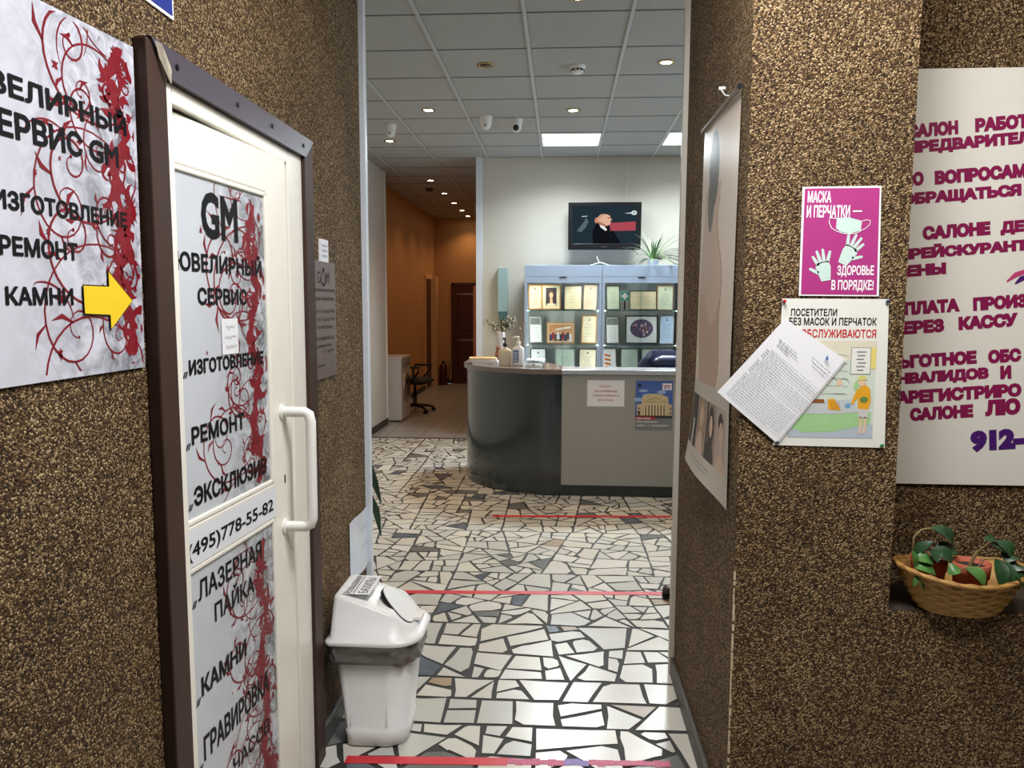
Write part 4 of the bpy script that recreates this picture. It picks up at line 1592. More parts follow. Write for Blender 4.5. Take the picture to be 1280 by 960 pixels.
# ------------------------------------------------------------------ floor plant behind the left corner, two leaves in view
t = thing('potted_plant', 'tall floor plant whose drooping dark leaves poke out behind the left corner', 'plant', (-1.06, 3.42, 0))
s = MB()
M_WPOT = mat('white_glazed_pot', (220, 222, 224), 0.25, var=0.02)
s.lathe(M_WPOT, [(0.10, 0.0), (0.13, 0.16), (0.150, 0.30), (0.156, 0.30), (0.156, 0.325), (0.142, 0.325), (0.13, 0.28)], (0, 0, 0), 32, cap1=False)
s.build('pot', t, recalc=True)
s = MB()
s.lathe(M_SOIL, [(0.134, 0.28), (0.06, 0.29), (0.001, 0.29)], (0, 0, 0), 24, cap0=False)
s.build('soil', t)
s = MB()
s.tube(M_STEM, [(0, 0, 0.28), (0.01, 0, 0.6), (0.0, 0.01, 0.95)], [0.016, 0.013, 0.010], 8)
s.build('stem', t)


def strap(parent, pts, wd, m_):
    l = MB()
    pts = [Vector(p) for p in pts]
    n = len(pts)
    vs = []
    for i, p in enumerate(pts):
        tg = (pts[min(n - 1, i + 1)] - pts[max(0, i - 1)]).normalized()
        sd = tg.cross(Vector((0.25, 1.0, 0.1)).normalized())
        if sd.length < 1e-4:
            sd = Vector((1, 0, 0))
        sd.normalize()
        f = i / (n - 1)
        wv = wd * 0.5 * math.sin(PI * min(0.985, 0.12 + 0.88 * f)) ** 0.7
        vs += [p - sd * wv, p + Vector((0, 0.006, 0)), p + sd * wv]
    fs = []
    for i in range(n - 1):
        for j in range(2):
            a = i * 3 + j
            fs.append((a, a + 1, a + 4, a + 3))
    l.add(m_, vs, fs, True)
    return l.build('leaf', parent)


M_DRAC = mat('strap_leaf', (38, 62, 44), 0.4, var=0.2, scale=14)
for pts in ([(0.0, 0, 0.88), (0.10, -0.01, 0.92), (0.17, -0.015, 0.82), (0.215, -0.015, 0.70), (0.245, -0.015, 0.60)],
            [(0.0, 0, 0.72), (0.10, -0.02, 0.76), (0.17, -0.03, 0.67), (0.225, -0.03, 0.57), (0.246, -0.03, 0.45)],
            [(0, 0, 0.93), (-0.10, 0.02, 1.05), (-0.22, 0.04, 1.00), (-0.3, 0.05, 0.86)], [(0, 0, 0.95), (0.02, 0.10, 1.10), (0.04, 0.22, 1.08), (0.05, 0.30, 0.95)],
            [(0, 0, 0.95), (-0.05, 0.06, 1.15), (-0.08, 0.10, 1.30)], [(0, 0, 0.8), (-0.08, 0.08, 0.9), (-0.18, 0.14, 0.82), (-0.24, 0.18, 0.66)]):
    q = []
    for i in range(len(pts) - 1):
        for k in range(3):
            q.append(tuple(pts[i][c] + (pts[i + 1][c] - pts[i][c]) * k / 3 for c in range(3)))
    strap(t, q + [pts[-1]], 0.052, M_DRAC)

# ------------------------------------------------------------------ reception desk
t = thing('reception_desk', 'grey reception desk with a dark curved end standing on the mosaic floor', 'desk', (0.012, 6.0, 0))
M_DARKLAM = mat('dark_green_grey_laminate', (38, 49, 51), 0.2, var=0.10, scale=3, stretch=(1, 1, 0.2), coat=0.7)
M_GREYLAM = mat('grey_laminate', (152, 151, 144), 0.45, var=0.04, scale=40)
M_PLINTH = mat('dark_plinth', (44, 48, 50), 0.4)
EA, EB = 0.836, 0.75


def curve(off, k=28, back=0.35):
    p = [(0.0, -off)]
    for i in range(1, k + 1):
        a = PI / 2 * i / k
        p.append((-(EA + off) * math.sin(a), EB - (EB + off) * math.cos(a)))
    p.append((-(EA + off), EB + back))
    return p


s = MB()
o_, i_ = curve(0.0), curve(-0.03)
pl_ = o_ + i_[::-1]
s.loft(M_DARKLAM, [[(p[0], p[1], 0.0) for p in pl_], [(p[0], p[1], 0.965) for p in pl_]], smooth=False)
co = s.build('curved_panel', t, recalc=True)
for p in co.data.polygons:
    if abs(p.normal.z) < 0.5:
        p.use_smooth = True
co.data.set_sharp_from_angle(angle=R(35))
s = MB()
s.box(M_GREYLAM, 0.0, 0.002, 0.085, 2.2, 0.03, 0.965)
s.build('front_panel', t, bevel=0.002)
s = MB()
s.box(M_PLINTH, 0.0, 0.010, 0.0, 2.2, 0.04, 0.085)
s.build('plinth', t)
s = MB()
M_TOPR = mat('light_worktop', (166, 172, 180), 0.25, var=0.03, coat=0.3)
M_TOPL = mat('brown_grey_worktop', (116, 104, 98), 0.2, var=0.08, scale=8, coat=0.4)
s.box(M_TOPR, 0.0, -0.022, 0.968, 2.2, 0.28, 1.005)
s.build('counter_shelf', t, bevel=0.004)
s = MB()
o_ = curve(0.024, back=0.36)
pl_ = o_ + [(-0.30, EB + 0.36), (0.0, 0.40)]
s.loft(M_TOPL, [[(p[0], p[1], 0.968) for p in pl_], [(p[0], p[1], 1.005) for p in pl_]], smooth=False)
tag(s.build('curved_top', t, bevel=0.008, recalc=True), 'brown grey curved worktop')
s = MB()
s.box(M_GREYLAM, -0.55, 0.82, 0.70, 2.2, 0.0 + 0.30, 0.73)
s.box(M_GREYLAM, 0.02, 0.03, 0.0, 0.05, 0.78, 0.70)
s.box(M_GREYLAM, 1.2, 0.03, 0.0, 1.23, 0.78, 0.70)
s.build('work_surface', t)

t = thing('paper_notice', 'white sheet with red lettering taped to the grey desk front beside the dark curve', 'notice', (0.211, 6.0012, 0.720), FRONT)
s = MB()
s.poly(M_PAPER, [(0, 0, 0.001), (0.286, 0.001, 0.001), (0.286, 0.202, 0.001), (0.004, 0.202, 0.001), (0.0, 0.14, 0.001), (0.004, 0.12, 0.001)])
s.poly(mat('sleeve_edge', (206, 202, 204), 0.3), [(-0.003, -0.003, 0.0006), (0.289, -0.003, 0.0006), (0.289, 0.205, 0.0006), (-0.003, 0.205, 0.0006)])
s.build('sheet', t)
tx = MB()
for s_, q in (('ВХОД И', (0.095, 0.146, 0.178, 0.164)), ('ОБСЛУЖИВАНИЕ', (0.055, 0.110, 0.232, 0.127)), ('ТОЛЬКО В МАСКЕ И', (0.040, 0.076, 0.246, 0.092)), ('ПЕРЧАТКАХ', (0.080, 0.040, 0.206, 0.056))):
    tx.text(mat('faded_red_print', (168, 72, 78), 0.5), s_, *q, 0.0022, 0.01)
tx.build('lettering', t)

t = thing('poster', 'colour poster of a columned building on the right of the desk front', 'poster', (0.587, 6.0012, 0.535), FRONT)
s = MB()
W_, H_ = 0.287, 0.388
s.rect(P('sky_print', (66, 98, 168)), 0, 0.10, W_, H_, 0.001)
s.rect(P('street_print', (120, 124, 126)), 0, 0, W_, 0.10, 0.001)
s.build('sheet', t)
dr = MB()
for q in ((0.02, 0.24, 0.05, 0.016), (0.10, 0.27, 0.07, 0.018), (0.20, 0.30, 0.05, 0.014), (0.06, 0.31, 0.05, 0.010)):
    dr.ell(P('cloud_print', (150, 176, 214)), q[0], q[1], q[2] * 0.7, q[3], 0.0014)
ST = P('stone_print', (202, 184, 142))
SD = P('stone_shade_print', (132, 112, 84))
dr.rect(ST, 0.012, 0.112, 0.280, 0.205, 0.0016)
dr.flat(ST, [(0.045, 0.205), (0.255, 0.205), (0.25, 0.262), (0.20, 0.282), (0.15, 0.288), (0.10, 0.282), (0.05, 0.262)], 0.0016)
dr.flat(SD, [(0.055, 0.222), (0.245, 0.222), (0.15, 0.258)], 0.0019)
dr.flat(ST, [(0.070, 0.226), (0.230, 0.226), (0.15, 0.252)], 0.0021)
dr.rect(SD, 0.060, 0.112, 0.240, 0.196, 0.0019)
for i in range(8):
    dr.rect(P('column_print', (222, 208, 172)), 0.064 + i * 0.0235, 0.112, 0.074 + i * 0.0235, 0.198, 0.0022)
for x in (0.022, 0.262):
    for y in (0.125, 0.16):
        dr.rect(SD, x, y, x + 0.014, y + 0.020, 0.0019)
dr.rect(P('hedge_print', (52, 54, 40)), 0.004, 0.094, 0.284, 0.116, 0.0024)
dr.flat(P('lamp_print', (36, 36, 36)), [(0.016, 0.150), (0.038, 0.150), (0.032, 0.112), (0.024, 0.112)], 0.0026)
dr.rect(M_WPRINT, 0.205, 0.316, 0.276, 0.370, 0.0019)
dr.rect(P('red_print', (176, 34, 48)), 0.212, 0.346, 0.268, 0.354, 0.0023)
dr.ell(P('crest_dark', (30, 34, 60)), 0.030, 0.352, 0.014, 0.017, 0.0019, 8)
dr.rect(P('red_print', (176, 34, 48)), 0.004, 0.083, 0.150, 0.106, 0.0029)
tx = MB()
tx.text(M_WPRINT, 'Москва.', 0.012, 0.086, 0.124, 0.102, 0.0034, 0.02)
tx.text(M_WPRINT, 'На каждом', 0.012, 0.058, 0.172, 0.075, 0.0034, 0.02)
tx.text(M_WPRINT, 'шагу — история!', 0.012, 0.028, 0.258, 0.045, 0.0034, 0.02)
tx.text(M_BLUEINK, '875', 0.218, 0.322, 0.262, 0.342, 0.0026, 0.02)
dr.build('picture', t)
tx.build('lettering', t)

# things standing on the desk
rg = random.Random(6)
for i in range(6):
    s = MB()
    a = rg.uniform(-0.2, 0.2)
    x0, y0 = rg.uniform(-.02, .02), rg.uniform(-.01, .01)
    c_, d_ = math.cos(a), math.sin(a)
    pts = [(x0 + x * c_ - y * d_, y0 + x * d_ + y * c_) for x, y in ((-0.115, -0.08), (0.115, -0.08), (0.115, 0.08), (-0.115, 0.08))]
    m_ = mat('manila_folder', (214, 176, 112), 0.6) if i == 5 else M_PAPER
    s.loft(m_, [[(p[0], p[1], 0) for p in pts], [(p[0], p[1], 0.0082) for p in pts]], smooth=False)
    tag(s.build('paper_folder' if i == 5 else 'paper_bundle', None, loc=(-0.655, 6.56, 1.0055 + i * 0.0085)),
        'yellowish folder lying on top of the white papers at the far desk end' if i == 5 else 'white paper bundle in the loose pile on the far left desk end', 'papers', 'papers on the desk end')

t = thing('vase', 'white vase of dark leafy sprigs and pale buds on the desk', 'vase', (-0.537, 6.83, 1.006))
s = MB()
s.lathe(M_WPOT, [(0.045, 0), (0.052, 0.01), (0.044, 0.10), (0.040, 0.18), (0.046, 0.262), (0.042, 0.262), (0.037, 0.19)], (0, 0, 0), 28, cap1=False)
s.build('vase_body', t, recalc=True)
rg = random.Random(12)
st_, lv, fl_ = MB(), MB(), MB()
M_OLIVE = mat('olive_sprig', (70, 76, 52), 0.6, var=0.3, scale=40)
M_BUD = mat('cream_bud', (206, 202, 176), 0.6, var=0.1)
for i in range(40):
    a = rg.uniform(0, 2 * PI)
    sp = rg.uniform(0.02, 0.19)
    h = 0.255 + rg.uniform(0.03, 0.15) * (1.1 - sp * 1.8)
    p0 = Vector((0.015 * math.cos(a), 0.015 * math.sin(a), 0.20))
    p2 = Vector((sp * math.cos(a), sp * math.sin(a) * 0.8, h))
    p1 = (p0 + p2) / 2 + Vector((0, 0, 0.04))
    st_.tube(M_STEM, [p0, p1, p2], 0.0016, 5)
    for k in range(5):
        f = rg.uniform(0.4, 1.05)
        q = p0.lerp(p1, f * 2) if f < 0.5 else p1.lerp(p2, f * 2 - 1)
        d = Vector((rg.uniform(-1, 1), rg.uniform(-1, 1), rg.uniform(-0.4, 1))).normalized() * rg.uniform(0.02, 0.042)
        lv.leaf(M_OLIVE, q, q + d, 0.013, k=4)
    if rg.random() < 0.6:
        fl_.lathe(M_BUD, [(0.002, -0.008), (0.009, 0.0), (0.007, 0.008), (0.001, 0.012)], tuple(p2), 8)
st_.build('stems', t)
tag(lv.build('foliage', t), kind='stuff')
fl_.build('buds', t)

t = thing('figurine', 'small brown figurine between the paper stack and the soap bottle', 'ornament', (-0.551, 6.70, 1.006))
s = MB()
M_FIG = mat('brown_carved_wood', (142, 98, 70), 0.5, var=0.2, scale=40)
s.lathe(M_FIG, [(0.024, 0), (0.026, 0.01), (0.018, 0.02), (0.022, 0.05), (0.024, 0.075), (0.014, 0.098), (0.011, 0.104)], (0, 0, 0), 18)
s.build('figure_body', t)
s = MB()
s.lathe(M_FIG, [(0.006, 0.100), (0.018, 0.112), (0.020, 0.125), (0.012, 0.142), (0.001, 0.146)], (0.004, 0, 0), 16)
s.build('figure_head', t)


def bottle(name, label, loc, mbody, mpump, w_, d_, h, shoulder, neck, headlen, label_m):
    t = thing(name, label, 'bottle', loc)
    s = MB()

    def ring(sx, sy, z):
        return [(sx * math.copysign(abs(math.cos(a)) ** 0.6, math.cos(a)), sy * math.copysign(abs(math.sin(a)) ** 0.6, math.sin(a)), z) for a in [2 * PI * i / 32 for i in range(32)]]
    s.loft(mbody, [ring(w_ * 0.94, d_ * 0.94, 0), ring(w_, d_, 0.008), ring(w_, d_, h * 0.75), ring(w_ * 0.96, d_ * 0.96, h * 0.86), ring(w_ * shoulder, d_ * 0.7, h * 0.95), ring(0.016, 0.016, h), ring(0.014, 0.014, h + 0.014)])
    s.build('bottle_body', t)
    s = MB()
    s.lathe(mpump, [(0.019, 0), (0.019, neck * 0.45), (0.007, neck * 0.5), (0.007, neck)], (0, 0, h + 0.010), 18)
    s.tube(mpump, [(0.008, 0, h + 0.010 + neck), (-headlen * 0.7, 0, h + 0.014 + neck), (-headlen, 0, h + 0.004 + neck)], [0.011, 0.009, 0.005], 10)
    s.build('pump', t)
    if label_m:
        s = MB()
        s.rect(label_m, -w_ * 0.82, h * 0.18, w_ * 0.1, h * 0.78, 0)
        for i in range(5):
            s.rect(M_WPRINT, -w_ * 0.70, h * (0.26 + i * 0.1), -w_ * (0.05 + 0.08 * (i % 2)), h * (0.29 + i * 0.1), 0.0004)
        s.v = [(p[0], -d_ - 0.0008 - p[2], p[1]) for p in s.v]
        s.build('printed_label', t)
    return t


bottle('soap_bottle', 'cream soap bottle with a black pump on the curved desk end', (-0.460, 6.36, 1.007), mat('cream_plastic', (220, 212, 192), 0.35), M_BLACK, 0.053, 0.032, 0.145, 0.48, 0.062, 0.022, None)
bottle('sanitizer_bottle', 'white sanitizer bottle with white pump and blue label on the desk', (-0.350, 6.34, 1.007), mat('white_bottle', (228, 232, 238), 0.3), M_WHITE, 0.049, 0.034, 0.165, 0.62, 0.055, 0.045, mat('blue_label', (84, 120, 164), 0.4, var=0.15, scale=60))

rg = random.Random(3)
for i in range(3):
    s = MB()
    M_MASK = mat('pale_blue_mask', (206, 222, 230), 0.8, var=0.06, scale=30)
    k = 9
    vs = []
    ph = rg.uniform(0, 6)
    for b_ in range(k + 1):
        for a in range(k + 1):
            u, v = a / k - 0.5, b_ / k - 0.5
            edge = 1 - max(abs(u), abs(v)) * 2
            vs.append((u * 0.15 + (i - 1) * 0.012, v * 0.09, 0.004 + i * 0.026 + edge * (0.012 + 0.010 * math.sin(u * 18 + ph)) + 0.004 * math.sin(v * 30 + ph)))
    s.add(M_MASK, vs, [(b_ * (k + 1) + a, b_ * (k + 1) + a + 1, (b_ + 1) * (k + 1) + a + 1, (b_ + 1) * (k + 1) + a) for b_ in range(k) for a in range(k)], True)
    tag(s.build('face_mask', None, loc=(-0.215, 6.28, 1.006)), 'crumpled pale blue disposable mask lying right of the sanitizer bottle', 'mask', 'masks lying on the desk')

# ------------------------------------------------------------------ executive chair behind the desk
t = thing('office_chair', 'dark blue leather office chair behind the right of the reception desk', 'chair', (1.02, 7.05, 0), (0, 0, R(6)))
M_NAVY = mat('navy_leather', (34, 42, 72), 0.35, var=0.12, scale=18, coat=0.15)


def pad(m_, w_, d_, h_, name, parent, loc, rot=(0, 0, 0), puff=0.5):
    s = MB()
    rings = []
    for j in range(9):
        f = j / 8
        e = math.sin(PI * (0.08 + 0.84 * f)) ** puff
        rings.append([(w_ * e * p[0], d_ * e * p[1], h_ * (f - 0.5)) for p in rrect(-0.5, -0.5, 0.5, 0.5, 0.16, 6)])
    s.loft(m_, rings)
    return s.build(name, parent, loc=loc, rot=rot)


def swivel_base(t, m_, r=0.30):
    s = MB()
    s.lathe(m_, [(0.028, 0.09), (0.028, 0.28), (0.020, 0.28), (0.020, 0.42)], (0, 0, 0), 16)
    s.build('gas_column', t)
    for i in range(5):
        a = 2 * PI * i / 5 + 0.3
        s = MB()
        s.tube(m_, [(0, 0, 0.10), (r * 0.6 * math.cos(a), r * 0.6 * math.sin(a), 0.085), (r * math.cos(a), r * math.sin(a), 0.062)], [0.026, 0.020, 0.014], 8)
        leg = s.build('base_arm', t)
        s = MB()
        c, d = math.cos(a), math.sin(a)
        for k in (-1, 1):
            s.tube(M_BLACK, [(r * c - d * k * 0.008, r * d + c * k * 0.008, 0.028), (r * c - d * k * 0.022, r * d + c * k * 0.022, 0.028)], 0.028, 14)
        s.build('castor', leg)


swivel_base(t, M_BLACK)
pad(M_NAVY, 0.52, 0.50, 0.13, 'seat', t, (0, 0, 0.48), puff=0.4)
# backrest: padded shell with side bolsters and a headrest recess
s = MB()
rings = []
for j in range(15):
    f = j / 14
    z = 0.50 + 0.585 * f
    hw = 0.245 + 0.035 * math.sin(PI * f) - (0.085 * max(0, f - 0.80) / 0.2) ** 1.0
    th = 0.062 * (1 - 0.6 * max(0, f - 0.9) / 0.1)
    rings.append([(hw * p[0] * 2, 0.25 + 0.06 * (f - 0.5) + th * 2 * p[1] - 0.05 * (abs(p[0]) * 2) ** 4, z) for p in rrect(-0.5, -0.5, 0.5, 0.5, 0.3, 6)])
s.loft(M_NAVY, rings)
s.build('backrest', t)
pad(M_NAVY, 0.30, 0.16, 0.12, 'headrest', t, (0, 0.205, 0.98), puff=0.5)
for sx in (-1, 1):
    s = MB()
    s.tube(M_BLACK, [(sx * 0.27, 0.20, 0.50), (sx * 0.31, 0.18, 0.70), (sx * 0.31, -0.10, 0.72), (sx * 0.30, -0.18, 0.62), (sx * 0.26, -0.14, 0.47)], 0.020, 10)
    s.build('armrest', t)

# ------------------------------------------------------------------ glass cabinets with framed certificates
M_ALU = mat('pale_blue_aluminium', (164, 180, 202), 0.4, var=0.02)
M_BACK = mat('cabinet_back', (196, 202, 198), 0.7, var=0.03)
M_GSHELF = mat('glass_shelf_edge', (150, 190, 180), 0.1, spec=0.6)


def cabinet(label, x0, x1, lamp):
    t = thing('display_cabinet', label, 'cabinet', ((x0 + x1) / 2, 8.1, 0), group='glass display cabinets')
    w_ = x1 - x0
    h = w_ / 2
    s = MB()
    s.box(M_ALU, -h, 0, 1.80, h, 0.46, 1.92)
    s.box(M_ALU, -h + 0.02, 0.001, 1.735, h - 0.02, 0.035, 1.80)
    s.build('header', t, bevel=0.003)
    s = MB()
    s.box(M_ALU, -h, 0, 0.0, h, 0.46, 0.70)
    s.box(M_ALU, -h, -0.004, 0.70, h, 0.46, 0.74)
    s.build('base_cupboard', t, bevel=0.003)
    for sx in (-1, 1):
        for y in (0.0, 0.436):
            s = MB()
            x = sx * (h - 0.012)
            s.box(M_ALU, x - 0.012, y, 0.74, x + 0.012, y + 0.024, 1.80)
            s.build('post', t, bevel=0.002)
        s = MB()
        x = sx * (h - 0.008)
        s.box(M_GLASS, x - 0.003, 0.024, 0.74, x + 0.003, 0.436, 1.80)
        s.build('side_glass', t)
    s = MB()
    s.box(M_BACK, -h + 0.024, 0.440, 0.74, h - 0.024, 0.455, 1.80)
    s.build('back_panel', t)
    for z in (1.090, 1.452):
        s = MB()
        s.box(M_GLASS, -h + 0.026, 0.04, z - 0.008, h - 0.026, 0.43, z - 0.001)
        s.box(M_GSHELF, -h + 0.026, 0.036, z - 0.008, h - 0.026, 0.040, z)
        s.build('shelf', t)
    for k, (a, b_) in enumerate(((-h + 0.026, 0.012), (-0.012, h - 0.026))):
        s = MB()
        s.box(M_GLASS, a, 0.006 + k * 0.010, 0.745, b_, 0.010 + k * 0.010, 1.733)
        d = s.build('glass_door', t)
        s = MB()
        s.box(M_CHROME, (b_ - 0.05) if k == 0 else a, -0.004, 1.790, b_ if k == 0 else a + 0.05, 0.001, 1.800)
        s.build('door_clip', d)
    s = MB()
    for x in (-0.2, 0.2):
        s.lathe(emission('cabinet_lamp', (1.0, 0.80, 0.5, 1), 22.0 if lamp > 0.5 else 4.0), [(0.001, 1.7985), (0.022, 1.798), (0.022, 1.800)], (x, 0.16, 0), 14)
    lo = s.build('lamp', t)
    for x in (-0.2, 0.2):
        light('cabinet_spot', 'SPOT', P_CASE * lamp, (1.0, 0.83, 0.58), (x, 0.13, 1.785), lo, size=0.02, rot=(R(10), 0, 0), spot=R(130))
    for sx in (-1, 1):        # unseen lamps added by the front posts to brighten the frames
        light('cabinet_fill', 'AREA', P_CASE * (0.9 if lamp > 0.5 else 0.45), (1.0, 0.95, 0.86), (sx * (h - 0.03), 0.035, 1.25), t, size=0.015, size_y=0.95, rot=(R(90), 0, sx * R(35)))
    return t


cabinet('left glass display cabinet, warmly lit, holding framed certificates', -0.385, 0.421, 1.0)
cabinet('right glass display cabinet with a green cross inside and plant on top', 0.426, 1.232, 0.45)
M_WOODF = mat('oak_frame', (178, 132, 78), 0.45, var=0.15, scale=20, stretch=(1, 6, 1))
M_BLKF = mat('black_frame', (30, 28, 28), 0.35)
M_SILF = mat('silver_frame', (170, 172, 172), 0.3, metal=0.6)
M_CERT = mat('cream_certificate', (222, 214, 188), 0.45, var=0.03)
M_CERTW = mat('white_certificate', (224, 228, 230), 0.45, var=0.02)
M_CERTG = mat('greenish_certificate', (200, 216, 200), 0.45, var=0.02)
M_CERTB = mat('blue_certificate', (176, 200, 232), 0.45, var=0.03)
M_PINKC = mat('pinkish_certificate', (222, 198, 180), 0.45, var=0.03)
M_CPRINT = mat('certificate_print', (120, 112, 100), 0.5)


def frame(label, x, z, w_, h_, yaw, fm, cm, content, y=8.36, lean=8, fw=0.012, cat='framed certificate'):
    t = thing('picture_frame', label, cat, (x, y, z), (R(90 - lean), 0, R(yaw)), group='framed certificates in the cabinets')
    h = w_ / 2
    s = MB()
    for q in ((-h, 0, -h + fw, h_), (h - fw, 0, h, h_), (-h + fw, 0, h - fw, fw), (-h + fw, h_ - fw, h - fw, h_)):
        s.box(fm, q[0], q[1], -0.008, q[2], q[3], 0.008)
    s.box(fm, -h + 0.002, 0.002, -0.010, h - 0.002, h_ - 0.002, -0.004)
    s.build('frame', t, bevel=0.002)
    s = MB()
    s.rect(cm, -h + fw, fw, h - fw, h_ - fw, 0.001)
    s.build('sheet', t)
    s = MB()
    iw, ih = w_ - 2 * fw, h_ - 2 * fw
    rg = random.Random(int((x * 37 + z * 91) * 10))
    if content == 'cert':
        s.ell(M_CPRINT, 0, fw + ih * 0.86, iw * 0.06, ih * 0.05, 0.002, 10)
        for i in range(8):
            f = rg.uniform(0.12, 0.36)
            s.rect(M_CPRINT, -iw * f, fw + ih * (0.70 - i * 0.07), iw * f, fw + ih * (0.70 - i * 0.07) + ih * 0.010, 0.002)
    elif content == 'plain':
        for i in range(6):
            f = rg.uniform(0.15, 0.30)
            s.rect(M_CPRINT, -iw * f, fw + ih * (0.72 - i * 0.09), iw * f, fw + ih * (0.72 - i * 0.09) + ih * 0.010, 0.002)
    elif content == 'portrait':
        s.rect(P('portrait_dark', (44, 44, 60)), -iw * 0.32, fw + ih * 0.14, iw * 0.32, fw + ih * 0.92, 0.002)
        s.flat(P('portrait_dress', (60, 40, 46)), [(-iw * 0.30, fw + ih * 0.14), (iw * 0.30, fw + ih * 0.14), (iw * 0.22, fw + ih * 0.46), (-iw * 0.22, fw + ih * 0.46)], 0.0024)
        s.ell(P('portrait_hair', (96, 56, 42)), 0, fw + ih * 0.62, iw * 0.17, ih * 0.17, 0.0027)
        s.ell(P('portrait_skin', (218, 180, 150)), 0, fw + ih * 0.58, iw * 0.11, ih * 0.13, 0.0030)
        s.flat(P('portrait_skin', (218, 180, 150)), [(-iw * 0.10, fw + ih * 0.2), (iw * 0.12, fw + ih * 0.2), (iw * 0.06, fw + ih * 0.48), (-iw * 0.06, fw + ih * 0.48)], 0.0030)
        s.ell(P('portrait_paper', (226, 214, 196)), 0, fw + ih * 0.18, iw * 0.28, ih * 0.05, 0.0033)
    elif content == 'group':
        s.rect(P('photo_ochre', (196, 140, 92)), -iw * 0.46, fw + ih * 0.05, iw * 0.46, fw + ih * 0.95, 0.002)
        s.flat(P('photo_white', (222, 216, 208)), [(-iw * 0.2, fw + ih * 0.62), (iw * 0.40, fw + ih * 0.74), (iw * 0.4, fw + ih * 0.86), (-iw * 0.2, fw + ih * 0.72)], 0.0024)
        cols = [(60, 70, 104), (150, 50, 56), (70, 66, 70), (222, 220, 226), (48, 52, 84), (150, 50, 56), (60, 70, 104), (70, 66, 70), (222, 220, 226)]
        for i in range(9):
            x_ = -iw * 0.38 + i * iw * 0.095
            y_ = fw + ih * (0.06 + 0.10 * (i % 2))
            s.flat(P('photo_cloth_%d_%d' % cols[i][:2], cols[i]), [(x_ - iw * 0.06, y_), (x_ + iw * 0.06, y_), (x_ + iw * 0.045, y_ + ih * 0.36), (x_ - iw * 0.045, y_ + ih * 0.36)], 0.0027 + 0.0002 * (i % 2))
            s.ell(P('portrait_skin', (218, 180, 150)), x_, y_ + ih * 0.43, iw * 0.030, ih * 0.07, 0.0032, 10)
    elif content == 'oval':
        cx, cy = 0, fw + ih * 0.54
        s.ell(P('photo_violet', (84, 70, 104)), cx, cy, iw * 0.38, ih * 0.36, 0.002, 28)
        for i in range(16):
            a = rg.uniform(0, 2 * PI)
            r_ = math.sqrt(rg.random())
            px, py = cx + iw * 0.31 * r_ * math.cos(a), cy + ih * 0.26 * r_ * math.sin(a)
            s.flat(P('photo_cloth_a%d' % (i % 3), [(150, 120, 150), (206, 206, 214), (120, 40, 60)][i % 3]), [(px - 0.010, py - 0.022), (px + 0.010, py - 0.022), (px + 0.007, py), (px - 0.007, py)], 0.0024)
            s.ell(P('portrait_skin', (218, 180, 150)), px, py + 0.006, 0.006, 0.008, 0.0028, 8)
    elif content == 'memo':
        s.rect(P('photo_grey', (120, 124, 120)), -iw * 0.46, fw + ih * 0.70, iw * 0.46, fw + ih * 0.97, 0.002)
        for i in range(6):
            f = rg.uniform(0.2, 0.36)
            s.rect(M_CPRINT, -iw * f, fw + ih * (0.58 - i * 0.08), iw * f, fw + ih * (0.58 - i * 0.08) + ih * 0.010, 0.002)
    elif content == 'red':
        for i in range(5):
            s.flat(P('print_orange', (214, 120, 66)), [(-iw * 0.4, fw + ih * (0.1 + 0.16 * i)), (iw * 0.1, fw + ih * (0.06 + 0.16 * i)), (iw * 0.1, fw + ih * (0.14 + 0.16 * i)), (-iw * 0.4, fw + ih * (0.2 + 0.16 * i))], 0.002)
    s.build('print', t)
    s = MB()
    s.box(M_BLKF, -0.01, h_ * 0.05, -0.05, 0.01, h_ * 0.07, -0.010)
    s.build('stand', t)
    return t


L1, L2, L3 = 1.456, 1.094, 0.746
frame('gold certificate at the left end of the warmly lit top shelf', -0.276, L1, 0.155, 0.272, 14, M_WOODF, M_CERT, 'cert')
frame('framed portrait of a seated person on the warmly lit top shelf', -0.108, L1, 0.205, 0.270, 2, M_WOODF, M_CERT, 'portrait', cat='framed photograph')
frame('pale certificate in a dark frame, third along the lit top shelf', 0.126, L1, 0.192, 0.262, -2, M_BLKF, M_CERT, 'plain', fw=0.006)
frame('pinkish certificate at the right end of the warmly lit top shelf', 0.308, L1, 0.150, 0.270, -16, M_SILF, M_PINKC, 'cert', fw=0.006)
frame('tall narrow certificate with a grey picture, left of the group photograph', -0.270, L2, 0.145, 0.295, 16, M_SILF, M_CERTW, 'memo')
frame('wooden framed group photograph on the middle shelf of the left cabinet', -0.003, L2, 0.302, 0.228, 0, M_WOODF, M_CERT, 'group', cat='framed photograph')
frame('cream certificate in an oak frame, right of the group photograph', 0.300, L2, 0.168, 0.306, -14, M_WOODF, M_CERT, 'cert')
frame('white certificate in a dark frame, bottom left of the left cabinet', -0.240, L3, 0.170, 0.290, 10, M_BLKF, M_CERTW, 'cert', fw=0.008)
frame('greenish certificate in the middle of the left cabinet bottom shelf', 0.046, L3, 0.208, 0.290, 0, M_SILF, M_CERTG, 'plain', fw=0.008)
frame('dark framed certificate with two crests, bottom right of the left cabinet', 0.290, L3, 0.190, 0.290, -8, M_BLKF, M_CERT, 'cert', fw=0.008)
frame('greyish certificate left of the green cross', 0.560, L1, 0.152, 0.262, 12, M_BLKF, M_CERTG, 'plain', fw=0.008)
frame('wide certificate in a black frame right of the green cross', 0.878, L1, 0.294, 0.208, 0, M_BLKF, M_CERT, 'plain', fw=0.008)
frame('yellowed certificate at the right end of the unlit top shelf', 1.108, L1, 0.170, 0.262, -12, M_WOODF, M_CERTG, 'cert', fw=0.008)
